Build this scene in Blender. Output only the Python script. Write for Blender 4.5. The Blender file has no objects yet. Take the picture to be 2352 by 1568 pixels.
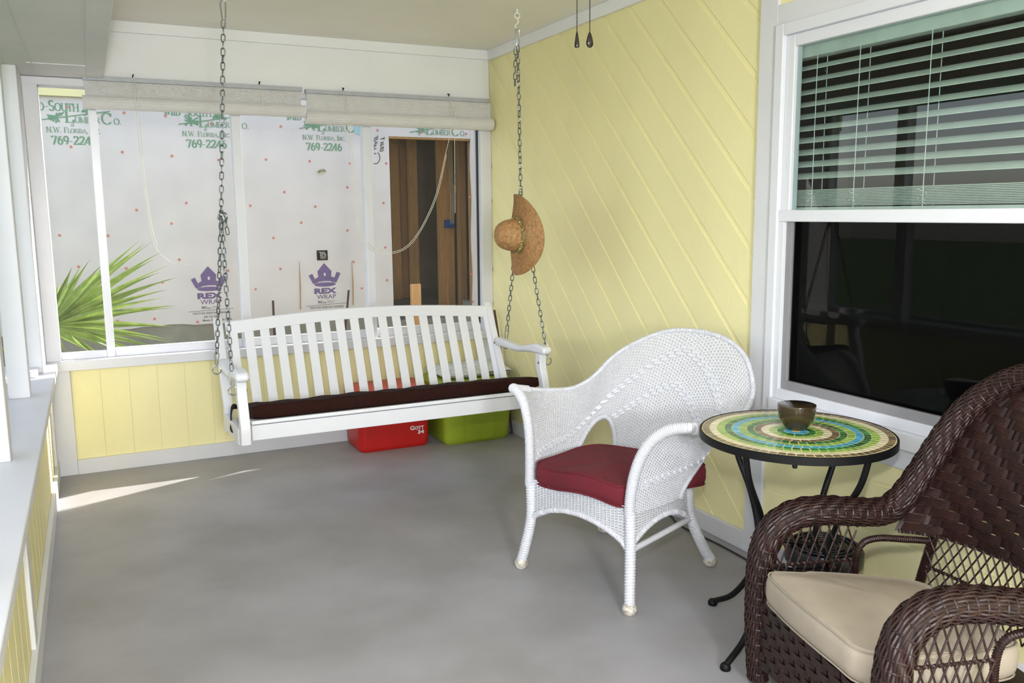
import bpy, math, random
import numpy as np
from mathutils import Matrix, Vector
random.seed(7)
RNG = np.random.RandomState(5)
PI = math.pi
scene = bpy.context.scene
COL = scene.collection
rad = math.radians

# ------------------------------------------------------------------ helpers
def V3(p): return np.array(p, float)

class MB:
    """collects shapes and links them as ONE mesh object"""
    def __init__(s): s.v = []; s.f = []; s.m = []
    def add(s, v, f, mi=0):
        b = len(s.v); s.v.extend([tuple(map(float, p)) for p in v])
        s.f.extend([tuple(b + i for i in q) for q in f]); s.m.extend([mi] * len(f)); return s
    def box(s, x0, x1, y0, y1, z0, z1, mi=0):
        v = [(x, y, z) for z in (z0, z1) for y in (y0, y1) for x in (x0, x1)]
        return s.add(v, [(0, 2, 3, 1), (4, 5, 7, 6), (0, 1, 5, 4), (2, 6, 7, 3), (0, 4, 6, 2), (1, 3, 7, 5)], mi)
    def bar(s, a, b, w, h, side=(0, 0, 1), mi=0):
        """box from a to b, w along cross(side,dir), h along side"""
        a, b = V3(a), V3(b); d = b - a; d = d / np.linalg.norm(d); sd = V3(side); sd = sd - d * (sd @ d); sd /= np.linalg.norm(sd)
        o = np.cross(sd, d)
        v = [p + o * (w / 2) * i + sd * (h / 2) * j for p in (a, b) for j in (-1, 1) for i in (-1, 1)]
        return s.add(v, [(0, 1, 3, 2), (4, 6, 7, 5), (0, 4, 5, 1), (2, 3, 7, 6), (0, 2, 6, 4), (1, 5, 7, 3)], mi)
    def tube(s, pts, r, n=8, closed=False, mi=0, rx=None, up=None):
        P = np.array(pts, float); k = len(P)
        R = np.full(k, float(r)) if np.isscalar(r) else np.array(r, float)
        fr = frames(P, closed, up)
        ang = np.arange(n) * 2 * PI / n
        v = []
        for i in range(k):
            t, a, b = fr[i]
            sx = R[i] if rx is None else (rx if np.isscalar(rx) else rx[i])
            for q in ang: v.append(P[i] + a * math.cos(q) * sx + b * math.sin(q) * R[i])
        f = []
        for i in range(k if closed else k - 1):
            i2 = (i + 1) % k
            for j in range(n):
                j2 = (j + 1) % n
                f.append((i * n + j, i * n + j2, i2 * n + j2, i2 * n + j))
        if not closed:
            f.append(tuple(range(n - 1, -1, -1))); f.append(tuple((k - 1) * n + j for j in range(n)))
        return s.add(v, f, mi)
    def lathe(s, prof, n=32, M=None, mi=0, cap=True):
        v = []; M = M or Matrix()
        for (r, z) in prof:
            for j in range(n):
                a = 2 * PI * j / n; v.append(M @ Vector((r * math.cos(a), r * math.sin(a), z)))
        f = []
        for i in range(len(prof) - 1):
            for j in range(n):
                j2 = (j + 1) % n; f.append((i * n + j, i * n + j2, (i + 1) * n + j2, (i + 1) * n + j))
        if cap:
            f.append(tuple(range(n - 1, -1, -1))); f.append(tuple((len(prof) - 1) * n + j for j in range(n)))
        return s.add(v, f, mi)
    def prism(s, poly, fn, d, mi=0):
        """poly: 2-D outline, fn maps (a,b)->3-D, d: extrusion vector"""
        k = len(poly); A = [V3(fn(*p)) for p in poly]; B = [p + V3(d) for p in A]
        f = [tuple(range(k)), tuple(range(2 * k - 1, k - 1, -1))]
        f += [(i, k + i, k + (i + 1) % k, (i + 1) % k) for i in range(k)]
        return s.add(A + B, f, mi)
    def loft(s, rings, mi=0, cap=True):
        n = len(rings[0]); v = [p for r in rings for p in r]; f = []
        for i in range(len(rings) - 1):
            for j in range(n):
                j2 = (j + 1) % n; f.append((i * n + j, i * n + j2, (i + 1) * n + j2, (i + 1) * n + j))
        if cap:
            f.append(tuple(range(n - 1, -1, -1))); f.append(tuple((len(rings) - 1) * n + j for j in range(n)))
        return s.add(v, f, mi)
    def strips(s, C, T, N, wid, thick, mask=None, mi=0):
        """C: (rows, k, 3) centre lines; diamond section along T (half wid) and N (half thick)"""
        rows, k, _ = C.shape
        v = np.stack([C + T * wid, C + N * thick, C - T * wid, C - N * thick], axis=2).reshape(-1, 3)
        b = len(s.v); s.v.extend(map(tuple, v.tolist()))
        for r in range(rows):
            for i in range(k - 1):
                if mask is not None and not mask[r, i]: continue
                o = b + (r * k + i) * 4; p = o + 4
                s.f.extend([(o, o + 1, p + 1, p), (o + 1, o + 2, p + 2, p + 1), (o + 2, o + 3, p + 3, p + 2), (o + 3, o, p, p + 3)])
                s.m.extend([mi] * 4)
        return s
    def build(s, name, mats, parent=None, smooth=True, bevel=0, world=False, seg=2, angle=40):
        me = bpy.data.meshes.new(name)
        v = s.v
        if parent is not None and world:
            inv = wm(parent).inverted(); v = [tuple(inv @ Vector(p)) for p in v]
        me.from_pydata(v, [], s.f)
        if not isinstance(mats, (list, tuple)): mats = [mats]
        for m in mats: me.materials.append(m)
        if len(mats) > 1: me.polygons.foreach_set('material_index', s.m)
        me.validate()
        if smooth:
            me.polygons.foreach_set('use_smooth', [True] * len(me.polygons))
            try: me.set_sharp_from_angle(angle=rad(angle))
            except Exception: pass
        me.update()
        o = bpy.data.objects.new(name, me); COL.objects.link(o)
        if parent is not None: o.parent = parent
        if bevel:
            b = o.modifiers.new('bevel', 'BEVEL'); b.width = bevel; b.segments = seg; b.limit_method = 'ANGLE'; b.angle_limit = rad(35)
        return o

def frames(P, closed, up=None):
    k = len(P); T = []
    for i in range(k):
        if closed: d = P[(i + 1) % k] - P[i - 1]
        else: d = P[min(i + 1, k - 1)] - P[max(i - 1, 0)]
        T.append(d / (np.linalg.norm(d) + 1e-12))
    t = T[0]; ref = V3(up) if up is not None else (V3((0, 0, 1)) if abs(t[2]) < .9 else V3((1, 0, 0)))
    a = ref - t * (ref @ t); a /= np.linalg.norm(a); out = []
    for t in T:
        if up is not None:
            a2 = V3(up) - t * (V3(up) @ t)
            if np.linalg.norm(a2) > .15: a = a2
        a = a - t * (a @ t); a /= np.linalg.norm(a) + 1e-12
        out.append((t, a, np.cross(t, a)))
    return out

WM = {}
def wm(o):
    while o.parent is not None: o = o.parent
    return WM.get(o.name, Matrix())

def tag(o, label=None, cat=None, group=None, kind=None):
    if label: o['label'] = label
    if cat: o['category'] = cat
    if group: o['group'] = group
    if kind: o['kind'] = kind
    return o
def thing(name, label, cat, loc=(0, 0, 0), rz=0, group=None):
    o = bpy.data.objects.new(name, None); COL.objects.link(o); o.empty_display_size = .1
    o.location = loc; o.rotation_euler = (0, 0, rz)
    WM[o.name] = Matrix.Translation(loc) @ Matrix.Rotation(rz, 4, 'Z')
    return tag(o, label, cat, group)
def struct_root(name):
    o = bpy.data.objects.new(name, None); COL.objects.link(o); o['kind'] = 'structure'; WM[o.name] = Matrix(); return o
def struct(o): o['kind'] = 'structure'; return o

def catmull(P, n, closed=False):
    P = np.array(P, float); k = len(P); out = []
    segs = k if closed else k - 1
    for i in range(segs):
        if closed: a, b, c, d = P[i - 1], P[i], P[(i + 1) % k], P[(i + 2) % k]
        else:
            b, c = P[i], P[i + 1]; a = P[i - 1] if i > 0 else 2 * b - c; d = P[i + 2] if i + 2 < k else 2 * c - b
        for t in np.arange(n) / n:
            out.append(.5 * (2 * b + (c - a) * t + (2 * a - 5 * b + 4 * c - d) * t * t + (3 * b - a - 3 * c + d) * t ** 3))
    if not closed: out.append(P[-1])
    return np.array(out)
def resample(P, n):
    P = np.array(P, float); d = np.r_[0, np.cumsum(np.linalg.norm(np.diff(P, axis=0), axis=1))]
    t = np.linspace(0, d[-1], n); return np.stack([np.interp(t, d, P[:, i]) for i in range(P.shape[1])], 1)
def rrect(w, d, r, n=5, cx=0, cy=0):
    out = []
    for (sx, sy, a0) in ((1, 1, 0), (-1, 1, 90), (-1, -1, 180), (1, -1, 270)):
        for i in range(n + 1):
            a = rad(a0 + 90 * i / n); out.append((cx + sx * (w / 2 - r) + r * math.cos(a), cy + sy * (d / 2 - r) + r * math.sin(a)))
    return out
def unit(v): return v / (np.linalg.norm(v, axis=-1, keepdims=True) + 1e-12)

# ------------------------------------------------------------------ materials
def srgb(c):
    return tuple(((x / 255) / 12.92 if x / 255 <= .04045 else ((x / 255 + .055) / 1.055) ** 2.4) for x in c) + (1,)
def mat(name, col, rough=.5, metal=0, var=.06, nscale=12, bump=0, bscale=60, col2=None, spec=None, coat=0, stretch=None, rand_island=0):
    m = bpy.data.materials.new(name); m.use_nodes = True; nt = m.node_tree; b = nt.nodes['Principled BSDF']
    b.inputs['Roughness'].default_value = rough; b.inputs['Metallic'].default_value = metal
    if spec is not None: b.inputs['Specular IOR Level'].default_value = spec
    if coat: b.inputs['Coat Weight'].default_value = coat
    tc = nt.nodes.new('ShaderNodeTexCoord'); mp = nt.nodes.new('ShaderNodeMapping')
    nt.links.new(tc.outputs['Object'], mp.inputs['Vector'])
    if stretch: mp.inputs['Scale'].default_value = stretch
    n = nt.nodes.new('ShaderNodeTexNoise'); n.inputs['Scale'].default_value = nscale; n.inputs['Detail'].default_value = 5
    nt.links.new(mp.outputs[0], n.inputs['Vector'])
    mix = nt.nodes.new('ShaderNodeMix'); mix.data_type = 'RGBA'
    c = srgb(col); c2 = srgb(col2) if col2 else tuple(x * (1 - var * 2) for x in c[:3]) + (1,)
    mix.inputs[6].default_value = c; mix.inputs[7].default_value = c2
    r = nt.nodes.new('ShaderNodeMapRange'); r.inputs['From Min'].default_value = .35; r.inputs['From Max'].default_value = .7
    nt.links.new(n.outputs['Fac'], r.inputs['Value']); nt.links.new(r.outputs[0], mix.inputs['Factor'])
    last = mix.outputs[2]
    if rand_island:
        g = nt.nodes.new('ShaderNodeNewGeometry'); hv = nt.nodes.new('ShaderNodeHueSaturation')
        mr = nt.nodes.new('ShaderNodeMapRange'); mr.inputs['To Min'].default_value = 1 - rand_island; mr.inputs['To Max'].default_value = 1 + rand_island
        nt.links.new(g.outputs['Random Per Island'], mr.inputs['Value']); nt.links.new(mr.outputs[0], hv.inputs['Value']); nt.links.new(last, hv.inputs['Color']); last = hv.outputs['Color']
    nt.links.new(last, b.inputs['Base Color'])
    if bump:
        n2 = nt.nodes.new('ShaderNodeTexNoise'); n2.inputs['Scale'].default_value = bscale; n2.inputs['Detail'].default_value = 3
        nt.links.new(mp.outputs[0], n2.inputs['Vector'])
        bp = nt.nodes.new('ShaderNodeBump'); bp.inputs['Strength'].default_value = bump; bp.inputs['Distance'].default_value = .003
        nt.links.new(n2.outputs['Fac'], bp.inputs['Height']); nt.links.new(bp.outputs[0], b.inputs['Normal'])
    return m
def see_through(name, tint, fac, rough, solid=None):
    """thin pane: transparent mixed with a reflecting or (solid) diffuse share"""
    m = bpy.data.materials.new(name); m.use_nodes = True; nt = m.node_tree; nt.nodes.clear()
    out = nt.nodes.new('ShaderNodeOutputMaterial'); mix = nt.nodes.new('ShaderNodeMixShader'); tr = nt.nodes.new('ShaderNodeBsdfTransparent')
    tr.inputs['Color'].default_value = tint
    if solid:
        df = nt.nodes.new('ShaderNodeBsdfDiffuse'); df.inputs['Color'].default_value = srgb(solid); mix.inputs[0].default_value = fac
        nz = nt.nodes.new('ShaderNodeTexNoise'); nz.inputs['Scale'].default_value = 420; tc = nt.nodes.new('ShaderNodeTexCoord'); nt.links.new(tc.outputs['Object'], nz.inputs['Vector'])
        mr = nt.nodes.new('ShaderNodeMapRange'); mr.inputs['To Min'].default_value = fac * .4; mr.inputs['To Max'].default_value = fac * 1.6
        nt.links.new(nz.outputs['Fac'], mr.inputs['Value']); nt.links.new(mr.outputs[0], mix.inputs[0])
    else:
        df = nt.nodes.new('ShaderNodeBsdfGlossy'); df.inputs['Roughness'].default_value = rough
        g = nt.nodes.new('ShaderNodeNewGeometry'); dp = nt.nodes.new('ShaderNodeVectorMath'); dp.operation = 'DOT_PRODUCT'
        nt.links.new(g.outputs['Normal'], dp.inputs[0]); nt.links.new(g.outputs['Incoming'], dp.inputs[1])
        def mth(op, a, b=None):
            n = nt.nodes.new('ShaderNodeMath'); n.operation = op
            for i, q in enumerate((a, b)):
                if q is None: continue
                if isinstance(q, (int, float)): n.inputs[i].default_value = q
                else: nt.links.new(q, n.inputs[i])
            return n.outputs[0]
        q5 = mth('POWER', mth('SUBTRACT', 1.0, mth('ABSOLUTE', dp.outputs['Value'])), 5.0)
        nt.links.new(mth('ADD', mth('MULTIPLY', q5, 1 - fac), fac), mix.inputs[0])   # the same from both faces of the pane
    nt.links.new(tr.outputs[0], mix.inputs[1]); nt.links.new(df.outputs[0], mix.inputs[2]); nt.links.new(mix.outputs[0], out.inputs[0])
    return m

M = {}
M['yellow'] = mat('yellow paint', (240, 231, 176), .55, var=.03, nscale=3, bump=.25, bscale=90, stretch=(1, 1, .35))
M['white_trim'] = mat('white trim paint', (216, 216, 221), .45, var=.02, nscale=5, bump=.12, bscale=80)
M['white_wall'] = mat('white wall paint', (234, 234, 236), .6, var=.02, nscale=3, bump=.08, bscale=70)
M['ceiling'] = mat('ceiling paint', (240, 237, 228), .7, var=.02, nscale=2)
M['soffit'] = mat('soffit paint', (222, 221, 220), .6, var=.03, nscale=3)
M['concrete_floor'] = mat('grey painted concrete', (160, 158, 162), .5, var=.09, nscale=2.6, bump=.06, bscale=40, col2=(143, 141, 142))
M['vinyl'] = mat('white vinyl', (218, 219, 226), .3, var=.01)
M['alu'] = mat('grey aluminium', (140, 138, 142), .45, var=.03)
M['dark'] = mat('painted gap shade', (40, 40, 42), .6)  # shade of the jamb gap as a colour
M['glass'] = see_through('window glass', (.66, .76, .72, 1), .06, .0)
M['screen'] = see_through('insect screen', (1, 1, 1, 1), .10, .5, solid=(150, 148, 145))
M['screen_dark'] = see_through('dark insect screen', (.5, .5, .5, 1), .03, .5, solid=(70, 70, 70))
M['bench'] = mat('white bench paint', (224, 224, 229), .35, var=.01, nscale=6)
M['galv'] = mat('galvanised steel', (128, 132, 134), .38, .8, var=.12, nscale=40)
M['steel'] = mat('bright steel', (185, 188, 190), .25, .9, var=.06)
M['white_metal'] = mat('white coated steel', (232, 232, 230), .35)
M['brown_fabric'] = mat('dark brown canvas', (46, 24, 20), .9, spec=.1, var=.1, nscale=50, bump=.3, bscale=500)
M['black_strap'] = mat('black strap', (25, 22, 22), .8)
M['straw'] = mat('woven straw', (188, 142, 90), .6, var=.16, nscale=70, bump=.6, bscale=260, col2=(140, 102, 64))
M['gold'] = mat('gold green braid', (196, 186, 120), .35, .5, var=.25, nscale=120, col2=(90, 92, 52))
M['red_plastic'] = mat('red plastic', (188, 28, 22), .4, var=.03)
M['red_lid'] = mat('paler red plastic lid', (200, 70, 58), .4, var=.05)  # lighter red than the tub body
M['green_plastic'] = mat('lime green plastic', (150, 168, 44), .4, var=.04)
M['green_lid'] = mat('olive green plastic lid', (146, 158, 40), .4, var=.05)
M['white_print'] = mat('white print', (235, 235, 235), .5)
M['white_cloth'] = mat('white quilted cloth', (214, 218, 214), .9, var=.12, nscale=26, bump=.9, bscale=40)
M['stick'] = mat('dark brown stick', (66, 40, 30), .6)
M['wicker'] = mat('white painted wicker', (212, 212, 218), .4, var=.02, nscale=30)
M['wicker_dirty'] = mat('worn white wicker', (226, 222, 214), .6, var=.1, nscale=60, col2=(150, 138, 120))
M['maroon'] = mat('maroon canvas', (104, 22, 36), .9, var=.08, nscale=20, bump=.25, bscale=500)
M['iron'] = mat('black iron', (12, 12, 14), .5, spec=.22, var=.1, nscale=20)
M['rust'] = mat('rusty screw', (96, 52, 30), .7)
M['grout'] = mat('cream grout', (228, 214, 160), .7)
M['t_brown'] = mat('brown tile', (128, 108, 82), .28, var=.1, rand_island=.35, coat=.1)
M['t_cream'] = mat('cream tile', (226, 216, 186), .28, rand_island=.08, coat=.1)
M['t_lime'] = mat('light green tile', (152, 186, 88), .28, rand_island=.16, coat=.1)
M['t_green'] = mat('dark green tile', (44, 116, 56), .28, rand_island=.55, coat=.1)
M['t_blue'] = mat('blue tile', (82, 170, 206), .28, rand_island=.15, coat=.1)
M['glaze'] = mat('brown olive glaze', (56, 42, 27), .14, var=.15, nscale=9, col2=(50, 48, 31), coat=.1)
M['glaze_in'] = mat('chestnut glaze', (80, 34, 18), .12, var=.15, nscale=12, coat=.5)
M['rattan'] = mat('brown rattan', (48, 26, 23), .44, var=.22, nscale=34, col2=(31, 17, 15), spec=.4)
M['rattan_core'] = mat('dark rattan core', (34, 18, 15), .5)
M['beige'] = mat('beige canvas', (172, 159, 143), .85, var=.06, nscale=8, bump=.25, bscale=520)
M['beige_pipe'] = mat('beige piping', (160, 147, 132), .85)
M['black_plastic'] = mat('black plastic', (20, 22, 25), .35, var=.1)
M['black_cord'] = mat('black cable', (26, 26, 28), .5)
M['bronze'] = mat('dark bronze', (52, 46, 44), .25, .6)
M['roll'] = mat('off white vinyl blind', (212, 210, 210), .55, var=.03)
M['headrail'] = mat('grey headrail', (178, 180, 188), .45)
M['cord'] = mat('white string', (226, 222, 208), .8)
M['wrap'] = mat('house wrap sheet', (216, 211, 210), .7, var=.05, nscale=3, bump=.12, bscale=14)
M['p_green'] = mat('green ink', (116, 158, 128), .7, var=.12, nscale=30)
M['p_purple'] = mat('purple ink', (112, 92, 138), .7, var=.05)
M['p_grey'] = mat('grey ink', (122, 118, 128), .7)
M['p_ink'] = mat('black marker', (70, 66, 70), .7)
M['p_red'] = mat('red plastic cap', (212, 134, 120), .5)
M['foundation'] = mat('rough concrete', (146, 145, 134), .9, var=.15, nscale=4, bump=.4, bscale=30)
M['stud'] = mat('pine stud', (214, 166, 110), .7, var=.12, nscale=6, stretch=(12, 12, 1))
M['stud_dark'] = mat('darker pine stud', (180, 138, 96), .7, var=.12, nscale=6, stretch=(12, 12, 1))  # the same pine in a darker tone
M['interior'] = mat('dim plywood', (150, 130, 116), .9, var=.12, nscale=4)
M['box_blue'] = mat('blue plastic box', (44, 92, 168), .5)
M['wire'] = mat('grey cable', (206, 206, 198), .5)
M['leaf'] = mat('palm leaf', (148, 168, 88), .28, var=.18, nscale=14, col2=(112, 138, 62), rand_island=.3)
M['stem'] = mat('palm stem', (150, 160, 84), .5)
M['soil'] = mat('sandy soil', (140, 128, 108), .95, var=.2, nscale=5)
M['grass'] = mat('lawn', (82, 108, 52), .9, var=.25, nscale=14)
M['foliage'] = mat('tree foliage', (58, 82, 44), .7, var=.3, nscale=8, rand_island=.4)
M['bark'] = mat('bark', (84, 68, 54), .9, var=.2)
M['slat'] = mat('white blind slat', (226, 230, 226), .45)
M['room_shade'] = mat('painted room dimness', (58, 56, 54), .8)  # dark colour stands in for the unlit room
M['putty'] = mat('dried grass nest', (170, 168, 130), .9, var=.3, nscale=90)
def translucent(m, fac):
    nt = m.node_tree; b = nt.nodes['Principled BSDF']; out = nt.nodes['Material Output']; tl = nt.nodes.new('ShaderNodeBsdfTranslucent'); mx = nt.nodes.new('ShaderNodeMixShader')
    nt.links.new(b.inputs['Base Color'].links[0].from_socket, tl.inputs['Color']); mx.inputs[0].default_value = fac
    nt.links.new(b.outputs[0], mx.inputs[1]); nt.links.new(tl.outputs[0], mx.inputs[2]); nt.links.new(mx.outputs[0], out.inputs[0])
translucent(M['leaf'], .28)

# diagonal / horizontal groove siding: grooves are real geometry, see wall_right below
W, H = 2352, 1568

# ------------------------------------------------------------------ camera
yaw, pitch, roll = rad(26.07432528), rad(-8.55382104), rad(-0.50982773)
CAMP = Vector((-2.4529254, -5.32132415, 1.45)); F_PX = 1969.5888
fw = Vector((math.sin(yaw) * math.cos(pitch), math.cos(yaw) * math.cos(pitch), math.sin(pitch)))
rt = Vector((math.cos(yaw), -math.sin(yaw), 0)); up = rt.cross(fw)
r_ = rt * math.cos(roll) + up * math.sin(roll); u_ = -rt * math.sin(roll) + up * math.cos(roll)
cam = bpy.data.cameras.new('camera'); cam.sensor_width = 36; cam.lens = F_PX / W * 36; cam.clip_start = .05
co = bpy.data.objects.new('camera', cam); COL.objects.link(co)
co.matrix_world = Matrix.Translation(CAMP) @ Matrix((r_, u_, -fw)).transposed().to_4x4()
scene.camera = co

# ------------------------------------------------------------------ setting
ZC = 2.5           # ceiling
XL = -2.71         # inner face of the low left wall
YB = -8.6          # how far the porch is built towards (and past) the camera
struct(MB().box(-2.95, .2, YB, .12, -.15, 0).build('floor', M['concrete_floor'], smooth=False))
struct(MB().box(-2.95, .2, YB, .12, ZC, ZC + .05).build('ceiling', M['ceiling'], smooth=False))
# roof slab with an unseen, invented eave, skewed to narrow the sun on the floor
mb = MB(); ol = [(-3.4, YB), (2.6, YB), (2.6, .52 + .264 * 2.6), (-1.9, .0 + .02), (-3.4, .02)]
mb.prism(ol, lambda a, b: (a, b, ZC + .06), (0, 0, .12)); struct(mb.build('ceiling_roof_slab_sun_mask', M['soffit'], smooth=False))
# soffit box above the left wall
sf = struct(MB().box(-3.0, -2.315, YB, -.0, 2.185, ZC).build('trim_1', M['soffit'], smooth=False, bevel=.003))
mb = MB()
for y in (-.46, -2.9, -5.3): mb.box(-2.66, -2.40, y - .003, y + .003, 2.181, 2.186)
mb.box(-2.403, -2.398, YB, -.02, 2.181, 2.186); mb.box(-2.64, -2.635, YB, -.02, 2.181, 2.186)
struct(mb.build('soffit_seam', M['white_trim'], sf, smooth=False))

# --- right wall: boards cut by 45 degree grooves from the corner to the trim board, level boards beyond
GW, GD = .022, .0038     # groove width / depth
YT0, YT1 = -2.592, -2.69  # white trim board
WY0, WY1 = -2.69, -4.62   # window opening (outer frame)
WZ0, WZ1 = .675, 2.15
def clip(poly, a, b, c):  # keep a*y+b*z<=c
    out = []
    for i in range(len(poly)):
        p, q = poly[i], poly[(i + 1) % len(poly)]; dp = a * p[0] + b * p[1] - c; dq = a * q[0] + b * q[1] - c
        if dp <= 0: out.append(p)
        if dp * dq < 0: t = dp / (dp - dq); out.append((p[0] + (q[0] - p[0]) * t, p[1] + (q[1] - p[1]) * t))
    return out
mb = MB(); mb.box(GD, .15, YT0, 0.12, 0, ZC)
c0 = 4.311; per = .2305; s2 = math.sqrt(2)
k = -22
for k in range(-22, 4):
    lo, hi = c0 + k * per + GW * s2 / 2, c0 + (k + 1) * per - GW * s2 / 2
    pl = [(0.0, 0.0), (YT0, 0.0), (YT0, ZC), (0.0, ZC)]
    pl = clip(pl, -1, 1, hi); pl = clip(pl, 1, -1, -lo) if pl else pl
    if len(pl) >= 3:
        # chamfered board edges
        mb.prism([(p[0], p[1]) for p in pl], lambda a, b: (0, a, b), (GD, 0, 0))
# level boards under, beside and above the window
def level(y0, y1, z0, z1, g):
    mb.box(GD, .15, y1, y0, z0, z1); zz = [z0] + [x for x in g if z0 < x < z1] + [z1]
    for i in range(len(zz) - 1):
        a = zz[i] + (.008 if i else 0); b = zz[i + 1] - (.004 if i < len(zz) - 2 else 0); mb.box(0, GD, y1, y0, a, b)
lv = [.125 + .18 * i for i in range(14)]
level(YT0, WY1, 0, WZ0 - .0, lv); level(YT0, WY1, WZ1, ZC, lv); level(WY1, YB, 0, ZC, lv)
struct(mb.build('wall_right', M['yellow'], smooth=False, bevel=.0015, seg=1))
mb = MB(); mb.box(-.018, 0, YT1, YT0, 0, ZC - .06); struct(mb.build('trim_2', M['white_trim'], smooth=False, bevel=.003))
mb = MB(); mb.box(-.018, 0, WY1 - .1, YT1, WZ1, WZ1 + .075); mb.box(-.018, 0, WY1 - .1, YT1, WZ0 - .105, WZ0 - .03)
mb.box(-.018, 0, WY1 - .1, WY1, 0, ZC - .06); struct(mb.build('trim_3', M['white_trim'], smooth=False, bevel=.003))
mb = MB(); mb.box(-.018, 0, YT0, 0, 0, .085); struct(mb.build('baseboard_right', M['white_trim'], smooth=False, bevel=.003))
mb = MB(); mb.box(-.018, 0, WY1 - .1, YT1, 0, .085); struct(mb.build('baseboard_right_rear', M['white_trim'], smooth=False, bevel=.003))
mb = MB(); mb.box(-.02, 0, YB, 0, ZC - .063, ZC); struct(mb.build('trim_4', M['white_wall'], smooth=False, bevel=.003))
mb = MB(); mb.box(-2.315, 0, -.02, 0, ZC - .06, ZC); struct(mb.build('trim_5', M['white_wall'], smooth=False, bevel=.003))

# --- window 1: single-hung window in the right wall
w1 = struct_root('window_1')
mb = MB(); fx = -.03
mb.box(fx, .05, WY0 - .045, WY0, WZ0 - .03, WZ1); mb.box(fx, .05, WY1, WY1 + .045, WZ0 - .03, WZ1)
mb.box(fx, .05, WY1 + .045, WY0 - .045, WZ1 - .045, WZ1); mb.box(fx - .012, .05, WY1 + .045, WY0 - .045, WZ0 - .03, WZ0 + .03)
mb.build('window_frame', M['vinyl'], w1, smooth=False, bevel=.004)
gy0, gy1 = WY0 - .045, WY1 + .045
mb = MB(); mb.box(-.012, .03, gy0 - .045, gy0, 1.44, WZ1 - .045); mb.box(-.012, .03, gy1, gy1 + .045, 1.44, WZ1 - .045)
mb.box(-.012, .03, gy1 + .045, gy0 - .045, 2.06, WZ1 - .045); mb.box(-.022, .03, gy1, gy0, 1.405, 1.45)
mb.build('upper_sash', M['vinyl'], w1, smooth=False, bevel=.004)
mb = MB(); mb.box(-.006, .012, gy0 - .06, gy0 - .03, WZ0 + .03, 1.405); mb.box(-.006, .012, gy1 + .03, gy1 + .06, WZ0 + .03, 1.405)
mb.box(-.006, .012, gy1 + .06, gy0 - .06, WZ0 + .07, WZ0 + .105); mb.box(-.02, .03, gy0 - .03, gy0, WZ0 + .03, 1.405, 1)
mb.box(-.02, .03, gy1, gy1 + .03, WZ0 + .03, 1.405, 1); mb.box(-.02, .03, gy1 + .03, gy0 - .03, WZ0 + .03, WZ0 + .07, 1)
mb.build('screen_frame', [M['alu'], M['vinyl']], w1, smooth=False, bevel=.002)
def pane(nm, y0, y1, z0, z1, x, m, par):
    return MB().add([(x, y0, z0), (x, y1, z0), (x, y1, z1), (x, y0, z1)], [(0, 1, 2, 3)]).build(nm, m, par, smooth=False)
pane('upper_pane', gy1 + .045, gy0 - .045, 1.45, 2.06, .004, M['glass'], w1)
pane('lower_pane', gy1 + .05, gy0 - .05, WZ0 + .03, 1.42, .028, M['glass'], w1)
pane('insect_screen', gy1 + .055, gy0 - .055, WZ0 + .1, 1.41, .006, M['screen_dark'], w1)
# room behind the window, its dimness put into the dark wall colour
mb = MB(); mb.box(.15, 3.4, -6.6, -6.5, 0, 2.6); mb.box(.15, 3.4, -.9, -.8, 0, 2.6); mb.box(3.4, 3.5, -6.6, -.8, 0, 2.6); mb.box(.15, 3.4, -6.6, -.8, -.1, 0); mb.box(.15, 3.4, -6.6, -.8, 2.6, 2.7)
struct(mb.build('wall_indoor_room', M['room_shade'], smooth=False))

# venetian blind behind the upper pane
vb = thing('window_blind', 'white slatted blind behind the upper pane of the large window', 'blind', (.075, (gy0 + gy1) / 2, 1.44))
by0, by1 = gy1 - .02, gy0 + .022
mb = MB(); mb.box(.04, .095, by0, by1, 2.02, 2.075); mb.build('headrail', M['slat'], vb, smooth=False, bevel=.003, world=True)
mb = MB(); z = 1.985; SX = .066
def vslat(z, a, ya, yb):
    w = .025; pts = []
    for t in (-1, -.5, 0, .5, 1):
        pts.append((SX + w * t * math.cos(a), z + w * t * math.sin(a) + .003 * (1 - t * t)))
    v = [(p[0], y, p[1] + dz) for y in (ya, yb) for dz in (0, .0022) for p in pts]
    f = []
    for i in range(4):
        f += [(i, i + 1, 11 + i, 10 + i), (5 + i, 15 + i, 16 + i, 6 + i), (i, 5 + i, 6 + i, i + 1), (10 + i, 11 + i, 16 + i, 15 + i)]
    f += [(0, 10, 15, 5), (4, 9, 19, 14)]
    mb.add(v, f)
while z > 1.535: vslat(z, rad(28), by0 + .012, by1 - .004); z -= .0452
zz = 1.522
while zz > 1.463: vslat(zz, 0, by0 + .012, by1 - .004); zz -= .0052
mb.build('slat', M['slat'], vb, world=True)
mb = MB(); mb.box(.042, .09, by0 + .012, by1 - .004, 1.445, 1.460); mb.build('bottom_rail', M['slat'], vb, smooth=False, bevel=.003, world=True)
for y in (by1 - .13, by1 - .33, by1 - .62, by1 - 1.05, by1 - 1.5):
    mb = MB()
    for x in (.041, .091): mb.tube([(x, y, 2.03), (x, y, 1.45)], .0016, 5)
    for i in range(7): mb.tube([(.038 - .004 * (i % 2), y + .012 * math.sin(i * 2.1), 1.52 - .008 * i), (.036, y + .018 * math.cos(i * 1.7), 1.516 - .008 * i)], .0016, 5)
    mb.build('ladder_cord', M['slat'], vb, world=True)

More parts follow.
